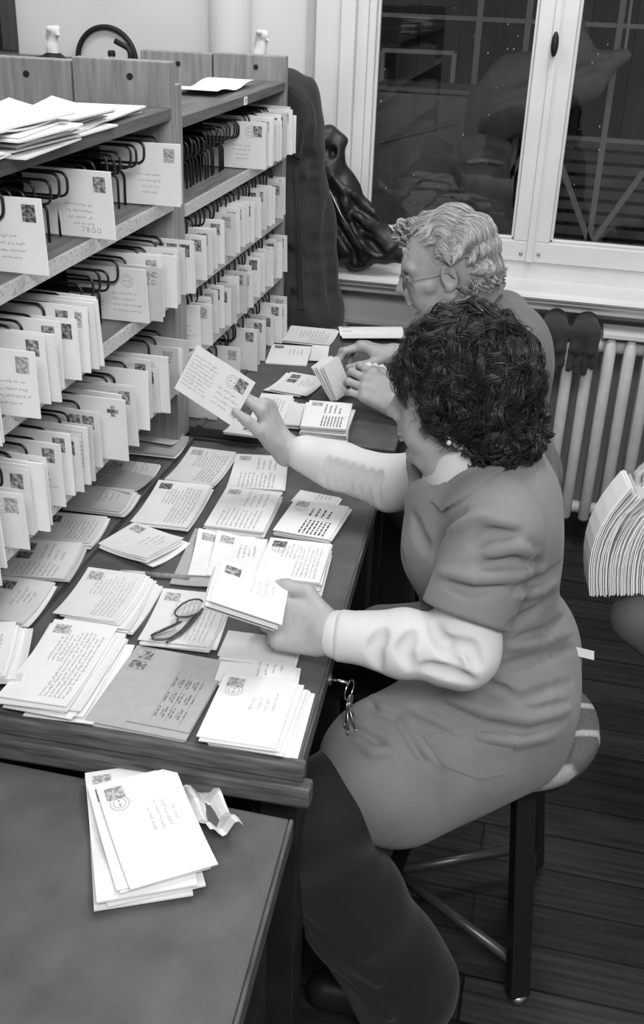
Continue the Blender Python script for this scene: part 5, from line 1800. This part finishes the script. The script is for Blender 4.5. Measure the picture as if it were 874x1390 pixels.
# ================= the grey haired person with spectacles
E2 = person((-.05, 2.42, 0), 'grey-haired person in spectacles and dark smock sorting letters by the window')
Ee = aty(606, 377, 2.33)
HE = Head((0, 0, 0), unit((-.96, -.10, -.29)))
HE.c = Ee - HE.l * .080 + HE.u * .006
NBe = np.array([-.165, 2.415, 1.055])
SLe = np.array([-.095, 2.265, .995]); SRe = np.array([-.125, 2.575, .995])
ELe = np.array([-.060, 2.235, .805]); WLe = aty(543, 550, 2.33)
ERe = np.array([-.16, 2.70, .83]); WRe = aty(538, 482, 2.60)
S = Sculpt((-.62, 2.14, .60), (.10, 2.80, 1.34), .003)
HE.carve(S, old=True)
S.cap(HE.T(-.025, 0, -.05), NBe, .050, .054, .02); S.cap(HE.T(.02, 0, -.085), NBe + [-.03, 0, -.01], .034, .045, .025)
S.cap(NBe + [0, 0, -.03], (-.04, 2.42, .66), .065, .09, .03); S.cap(NBe + [0, 0, -.05], SLe, .05, .05, .03); S.cap(NBe + [0, 0, -.05], SRe, .05, .05, .03)
S.cap(SLe, ELe, .042, .034, .01); S.cap(ELe, WLe, .036, .027, .01)
S.cap(SRe, ERe, .042, .034, .01); S.cap(ERe, WRe, .036, .027, .01)
tle, fle = hand(S, WLe, (-.86, .06, .42), (-.22, .80, -.56), -1, 1.04,
                curl=((.55, .95, .5), (.50, 1.0, .5), (.45, .95, .5), (.35, .8, .5)), spread=.10, thumb=((.6, .5, .5), (.75, .2, .5), (.8, .0, .5)), plump=.98)
tre, fre = hand(S, WRe, (-.93, -.10, .16), (-.16, -.25, -.95), 1, 1.02,
                curl=((.45, .8, .45), (.5, .85, .45), (.5, .85, .45), (.5, .8, .4)), spread=.08, thumb=((.7, .45, .5), (.9, .05, .4), (.9, -.05, .35)), plump=.98)
for (a_, b_) in ((.02, .012), (.02, -.004), (.018, -.018)):          # tendons on the back of the hand
    d_, n_, s_ = fle
    S.cap(WLe + d_ * a_ + s_ * b_ * .6 - n_ * .011, WLe + d_ * .088 + s_ * b_ * 1.5 - n_ * .0105, .0028, .0032, .006)
bodyE = S.build('body', M['skin_old'], E2)
HE.eyes(E2)
# smock with standing collar
S = Sculpt((-.40, 2.10, .44), (.16, 2.84, 1.16), .0048)
S.ell((-.085, 2.42, .64), (.130, .195, .14), .05); S.cap((-.08, 2.34, .64), (-.08, 2.50, .64), .120, .120, .05)
S.ell((-.085, 2.42, .80), (.108, .16, .16), .06); S.ell((-.085, 2.42, .94), (.105, .170, .12), .05)
S.cap(SLe + [.012, .02, .006], SRe + [.012, -.02, .006], .058, .056, .04)
S.cap(NBe + [.02, 0, -.05], NBe + [.004, 0, -.012], .080, .066, .04)
S.cap((-.02, 2.34, .60), (-.26, 2.28, .60), .10, .085, .04); S.cap((-.02, 2.50, .60), (-.28, 2.52, .60), .10, .085, .04)
S.cap(SLe, ELe, .062, .057, .03); S.ell(ELe, (.060, .056, .060), .03)
ul = unit(WLe - ELe); S.cap(ELe, ELe + ul * .17, .056, .047, .02)
ur = unit(WRe - ERe); S.cap(SRe, ERe, .060, .055, .03); S.cap(ERe, ERe + ur * .13, .054, .047, .02)
S.ripple(.0022, 30, 9, warp=1.3)
for pl_ in ([(700, 470), (715, 520), (722, 560)], [(712, 590), (728, 610), (742, 612)], [(716, 622), (730, 632), (744, 628)], [(690, 430), (712, 450), (728, 490)]):
    S.groove(pl_, .007, k=.016)
S.build('smock', M['smock_dark'], E2)
cb = MB()                                                    # standing collar round the neck
nk = unit(HE.T(-.02, 0, -.06) - NBe); uu, vv, _ = frame_of((0, 0, 0), nk)
ring = lambda h, r: [NBe + np.array([.006, 0, .004]) + nk * h + (uu * math.cos(t) + vv * math.sin(t)) * r for t in np.linspace(0, 2 * PI, 36, endpoint=False)]
rows = [ring(.000, .074), ring(.022, .073), ring(.040, .076), ring(.041, .073), ring(.020, .069), ring(.0, .069)]
V = [p for r_ in rows for p in r_]
cb.add(V, [(i * 36 + k_, i * 36 + (k_ + 1) % 36, (i + 1) * 36 + (k_ + 1) % 36, (i + 1) * 36 + k_) for i in range(5) for k_ in range(36)])
cb.build('collar', M['smock_dark'], E2, smooth=True)
S = Sculpt((-.48, 2.12, .0), (.10, 2.72, .66), .006)
S.cap((-.02, 2.34, .58), (-.36, 2.30, .56), .085, .07, .03); S.cap((-.36, 2.30, .56), (-.30, 2.32, .1), .07, .08, .03)
S.cap((-.02, 2.50, .58), (-.36, 2.54, .56), .085, .07, .03); S.cap((-.36, 2.54, .56), (-.30, 2.52, .1), .07, .08, .03)
S.plane_cut((0, 0, .05), (0, 0, -1), .004)
S.build('trousers', M['trousers'], E2)
for yy in (2.32, 2.52):
    a = np.array([-.30, yy, .10])
    S = Sculpt(a + [-.22, -.07, -.101], a + [.08, .07, .06], .005)
    S.cap(a + [.03, 0, -.062], a + [-.14, 0, -.070], .038, .036, .03); S.cap(a + [.02, 0, -.05], a + [.01, 0, .0], .036, .034, .03)
    S.plane_cut((0, 0, .004), (0, 0, -1), .002)
    S.build('shoe', M['shoe'], E2)

# swept back wavy grey hair
S = Sculpt(HE.c - .18, HE.c + .18, .003)
S.ell(HE.T(-.016, 0, .030), (.100, .080, .091), .02, 'add', HE.ax); S.ell(HE.T(-.060, 0, -.020), (.056, .072, .058), .03, 'add', HE.ax)
S.ell(HE.T(.085, 0, .030), (.062, .10, .085), .02, 'cut', HE.ax); S.ell(HE.T(.055, 0, -.060), (.075, .11, .075), .02, 'cut', HE.ax)
for sg in (-1, 1): S.ell(HE.T(.004, sg * .085, -.020), (.030, .034, .040), .01, 'cut', HE.ax)
hairE = S.build('hair', M['hair_grey_cap'], E2)


def swept_hair(H, N, seed, cen, rad, phi0, phi1, span, beta, amp=.005, npt=22, lift=.004):
    rng = np.random.default_rng(seed); cen = np.array(cen); rad = np.array(rad)
    nl = N // 12
    b0 = np.repeat(rng.uniform(*beta, nl), 12) + rng.normal(size=nl * 12) * .035
    p0 = np.repeat(rng.uniform(phi0, phi1, nl), 12) + rng.normal(size=nl * 12) * .05
    sp = np.repeat(rng.uniform(*span, nl), 12) * rng.uniform(.85, 1.1, nl * 12)
    hgt = np.repeat(rng.uniform(0, 1, nl), 12) * .008 + rng.uniform(0, .003, nl * 12)
    phs = np.repeat(rng.normal(size=nl) * .5, 12)
    t = np.linspace(0, 1, npt)[None, :]
    phi = p0[:, None] + sp[:, None] * t
    wv = np.sin(phi * 7 + b0[:, None] * 2.2 + phs[:, None])
    bb = b0[:, None] + .085 * wv * np.clip(t * 3, .2, 1) + .05 * t * np.sign(b0[:, None])
    d = np.stack([np.cos(phi) * np.cos(bb), np.sin(bb), np.sin(phi) * np.cos(bb)], -1)
    Q = cen + d * (rad + (hgt[:, None] + amp * np.sin(phi * 7 + b0[:, None] * 2.2 + phs[:, None] + 1.3) + lift * np.sin(PI * t))[..., None])
    return head_to_world(H, Q)


ph = [swept_hair(HE, 4200, 3, (-.016, 0, .030), (.100, .087, .092), .80, 2.2, (.8, 1.3), (-1.15, 1.15)),
      swept_hair(HE, 1800, 4, (-.030, 0, .000), (.088, .084, .080), 1.9, 2.9, (.6, .9), (-1.2, 1.2), amp=.007)]
ph.append(swept_hair(HE, 1500, 14, (-.016, 0, .022), (.100, .090, .088), .80, 2.0, (.5, .9), (-1.42, -1.05), amp=.003))
ph.append(swept_hair(HE, 1500, 15, (-.016, 0, .022), (.100, .090, .088), .80, 2.0, (.5, .9), (1.05, 1.42), amp=.003))
strands('waves', np.concatenate(ph), .0006, M['hair_grey'], hairE)
cu = curly_hair(HE, (-.060, 0, -.020), (.060, .076, .060), 90, 26, lambda p, v: p[0] < -.01 and v[2] < .4, 8, length=(.035, .06), amp=(.006, .010), layers=(.95, 1.05), thick=.006)
cq = curly_hair(HE, (.050, -.045, .085), (.055, .034, .036), 60, 26, lambda p, v: v[2] > -.3, 9, length=(.035, .06), amp=(.006, .010), layers=(.8, 1.05), thick=.006)
strands('curls', np.concatenate([cu, cq]), .0006, M['hair_grey'], hairE)
# spectacles on the nose
sp_ = empty('spectacles', HE.T(.1, 0, 0), 'metal rimmed spectacles worn by the grey-haired person', 'spectacles')
for sg in (-1, 1):
    rim = [HE.T(.106 - .004 * abs(math.cos(t)), sg * (.033 + .023 * math.cos(t)), -.008 + .019 * math.sin(t)) for t in np.linspace(0, 2 * PI, 30, endpoint=False)]
    MB().tube(rim, .0013, 8, True).build('rim', M['steel'], sp_, smooth=True)
    c = sum(rim) / 30; m_ = MB(); m_.add([c] + rim, [(0, 1 + i, 1 + (i + 1) % 30) for i in range(30)]); m_.build('lens', M['lens'], sp_)
    MB().tube([HE.T(.102, sg * .056, -.002), HE.T(.085, sg * .074, 0), HE.T(.03, sg * .083, .004), HE.T(-.004, sg * .086, .008), HE.T(-.018, sg * .084, -.012)], .0012, 8).build('temple', M['steel'], sp_, smooth=True)
MB().tube([HE.T(.107, -.011, -.004), HE.T(.112, 0, .0), HE.T(.107, .011, -.004)], .0012, 8).build('bridge', M['steel'], sp_, smooth=True)

# letters in the hands of the grey haired person
for k in range(5):
    dx = -k * 3.4 - (2 if k > 1 else 0)
    A, B_, C, D = (aty(px + dx * f, py, Y_) for px, py, Y_, f in ((440, 504, 2.385, 1), (457, 477, 2.47, 1), (459, 546, 2.375, .5), (475, 527, 2.46, .5)))
    held((C, A, D, B_), 0, 'envelope', f'{ordinal(k + 1)} letter from the right in the sheaf held nearest the window', 'letter', t=.0014, tone=['paper2', 'paper1', 'paper1'][k % 3], group='sheaf in the rear hand of the grey-haired person')
for k in range(3):
    A, B_, C, D = (aty(px + k * 9, py + k * 1.5, Y_) for px, py, Y_ in ((484, 508, 2.43), (494, 484, 2.50), (500, 530, 2.41), (512, 508, 2.48)))
    held((C, A, D, B_), 0, 'envelope', f'{ordinal(k + 1)} small letter from the left in the front hand of the bespectacled person', 'letter', t=.0014, tone='paper0', group='letters in the front hand of the grey-haired person')

# ================= the third person, seated at the right edge
T3p = person((.55, 2.12, 0), 'person in dark jacket mostly cut off, with a fan of letters on the lap')
HT = Head((.47, 2.14, 1.235), unit((-.93, -.1, -.30)))
NBt = np.array([.545, 2.14, 1.085])
SLt = np.array([.57, 1.96, 1.02]); SRt = np.array([.57, 2.32, 1.02]); ELt = np.array([.62, 1.90, .76]); ERt = np.array([.52, 2.42, .80])
WLt = np.array([.43, 1.93, .70]); WRt = np.array([.335, 2.235, .845])
S = Sculpt((.15, 1.80, .56), (.78, 2.52, 1.42), .0045)
HT.carve(S)
S.cap(HT.T(-.02, 0, -.05), NBt, .056, .058, .02); S.cap(NBt, (.62, 2.14, .66), .085, .11, .03)
S.cap(SLt, ELt, .042, .034, .01); S.cap(ELt, WLt, .034, .026, .01); S.cap(SRt, ERt, .042, .034, .01); S.cap(ERt, WRt, .034, .026, .01)
hand(S, WLt, (-.93, .30, -.15), (.2, .9, .3), -1, 1.03, curl=((.3, .6, .4),) * 4)
hand(S, WRt, (-.80, -.45, -.25), (-.2, -.5, -.85), 1, 1.03, curl=((.4, .6, .4),) * 4)
S.build('body', M['skin'], T3p)
HT.eyes(T3p)
S = Sculpt((.24, 1.78, .48), (.84, 2.54, 1.18), .006)
S.ell((.63, 2.14, .66), (.14, .19, .14), .05); S.ell((.60, 2.14, .84), (.125, .175, .17), .06); S.ell((.575, 2.14, .97), (.115, .185, .12), .05)
S.cap(SLt, SRt, .065, .065, .04); S.cap(NBt + [0, 0, -.05], NBt + [0, 0, -.01], .08, .068, .03)
S.cap(SLt, ELt, .064, .056, .03); S.cap(ELt, WLt + (ELt - WLt) * .12, .055, .042, .02)
S.cap(SRt, ERt, .064, .056, .03); S.cap(ERt, WRt + (ERt - WRt) * .10, .055, .044, .02)
S.ripple(.003, 28, 14)
S.build('jacket', M['coat'], T3p)
S = Sculpt((.04, 1.86, .0), (.86, 2.42, .74), .006)
S.cap((.62, 2.05, .58), (.275, 2.03, .530), .090, .062, .03); S.cap((.275, 2.03, .530), (.70, 2.06, .1), .062, .075, .03)
S.cap((.62, 2.23, .58), (.285, 2.25, .530), .090, .062, .03); S.cap((.285, 2.25, .530), (.70, 2.24, .1), .062, .075, .03)
S.plane_cut((0, 0, .05), (0, 0, -1), .004); S.ripple(.003, 26, 6)
S.build('trousers', M['trousers_grey'], T3p)
for yy in (2.06, 2.24):
    a = np.array([.70, yy, .10]); S = Sculpt(a + [-.22, -.07, -.101], a + [.08, .07, .06], .005)
    S.cap(a + [.03, 0, -.062], a + [-.14, 0, -.070], .038, .036, .03); S.cap(a + [.02, 0, -.05], a + [.01, 0, .0], .036, .034, .03)
    S.plane_cut((0, 0, .004), (0, 0, -1), .002); S.build('shoe', M['shoe'], T3p)
S = Sculpt(HT.c - .18, HT.c + .18, .004)
S.ell(HT.T(-.016, 0, .034), (.106, .086, .094), .02, 'add', HT.ax); S.ell(HT.T(.085, 0, .0), (.06, .1, .07), .02, 'cut', HT.ax); S.ell(HT.T(.04, 0, -.08), (.09, .11, .07), .02, 'cut', HT.ax)
S.ripple(.003, 80, 3); hT = S.build('hair', M['hair_cap'], T3p)
strands('waves', swept_hair(HT, 1200, 12, (-.016, 0, .034), (.104, .085, .093), .7, 2.6, (.7, 1.2), (-1.1, 1.1), amp=.003), .0008, M['hair_dark'], hT)
stool(.64, 2.14, .525, math.radians(0), 'three-legged stool beneath the cut off person at the right')

# the fan of letters on that lap
e_ = unit((1, .10, .04)); up_ = unit((.02, .20, 1)); bk_ = unit((-.10, 1, -.1))
b0 = aty(806, 800, 2.0)
for k in range(50):
    hk = .205 + RNG.uniform(-.012, .012); j0 = RNG.uniform(-.006, .006)
    V = []; NV = 9
    for side in (0, 1):
        for i in range(NV):
            v = i / (NV - 1)
            bend = -.018 * math.sin(PI * v) + .040 * v * v - .012 * (1 - v)
            for wq in (0, .5, 1):
                V.append(b0 + e_ * (k * .0034 + bend + side * .0016 + .0006 * k * v) + up_ * (hk * v + .0004 * k - (.0012 * k if k < 14 else .0168 - .0012 * (k - 14)) * (v > .8) * v) + bk_ * (wq * .115 + j0 - .035 * (1 - v) ** 2 + .03 * v))
    N = NV * 3; F = []
    for i in range(NV - 1):
        for q in range(2):
            a = i * 3 + q
            F.append((a, a + 1, a + 4, a + 3)); F.append((N + a, N + a + 3, N + a + 4, N + a + 1))
        F.append((i * 3, i * 3 + 3, N + i * 3 + 3, N + i * 3)); F.append((i * 3 + 2, N + i * 3 + 2, N + i * 3 + 5, i * 3 + 5))
    for q in range(2):
        F.append((q, N + q, N + q + 1, q + 1)); r_ = (NV - 1) * 3 + q; F.append((r_, r_ + 1, N + r_ + 1, N + r_))
    m_ = MB(); m_.add(V, F); o = m_.build('envelope', M[['paper0', 'paper0', 'paper1', 'paper2', 'paper0', 'paper3'][k % 6]])
    tag(o, f'{ordinal(k + 1)} letter from the left of the fan on the lap at the right', 'letter', 'letters fanned on the lap of the cut off person')
# ------------------------------------------------------------------ light: ceiling lamp, added fill lamps and soft room light
def area(name, loc, target, sx, sy, power, spread=180):
    l = bpy.data.lights.new(name, 'AREA'); l.shape = 'RECTANGLE'; l.size = sx; l.size_y = sy; l.energy = power
    l.spread = math.radians(spread)
    o = bpy.data.objects.new(name, l); COL.objects.link(o); o.location = loc
    o.rotation_euler = (Vector(target) - Vector(loc)).to_track_quat('-Z', 'Y').to_euler()
    return o


area('ceiling_and_fill_lamp', (.40, -.45, 2.75), (-.30, 1.9, .8), 1.5, .6, 61)  # main lamp, placed behind the camera as added frontal fill
area('ceiling_and_fill_lamp', (.2, 2.3, 3.1), (.0, 2.3, 0), 1.4, .4, 30)
area('ceiling_and_fill_lamp', (-1.3, 2.3, 3.1), (-1.2, 3.2, 1.2), 1.2, .4, 18)  # fill added to brighten the back left wall, no fitting known there
wd = bpy.data.worlds.new('room_light'); SC.world = wd; wd.use_nodes = True
wd.node_tree.nodes['Background'].inputs[0].default_value = (1, 1, 1, 1)
wd.node_tree.nodes['Background'].inputs[1].default_value = .45
SC.view_settings.view_transform = 'Standard'
SC.view_settings.look = 'None'
SC.view_settings.exposure = 0.0
SC.view_settings.gamma = 1
SC.view_settings.use_curve_mapping = False
SC.cycles.max_bounces = 6
SC.cycles.transparent_max_bounces = 12
SC.cycles.caustics_reflective = False
SC.cycles.caustics_refractive = False
SC.cycles.use_denoising = True
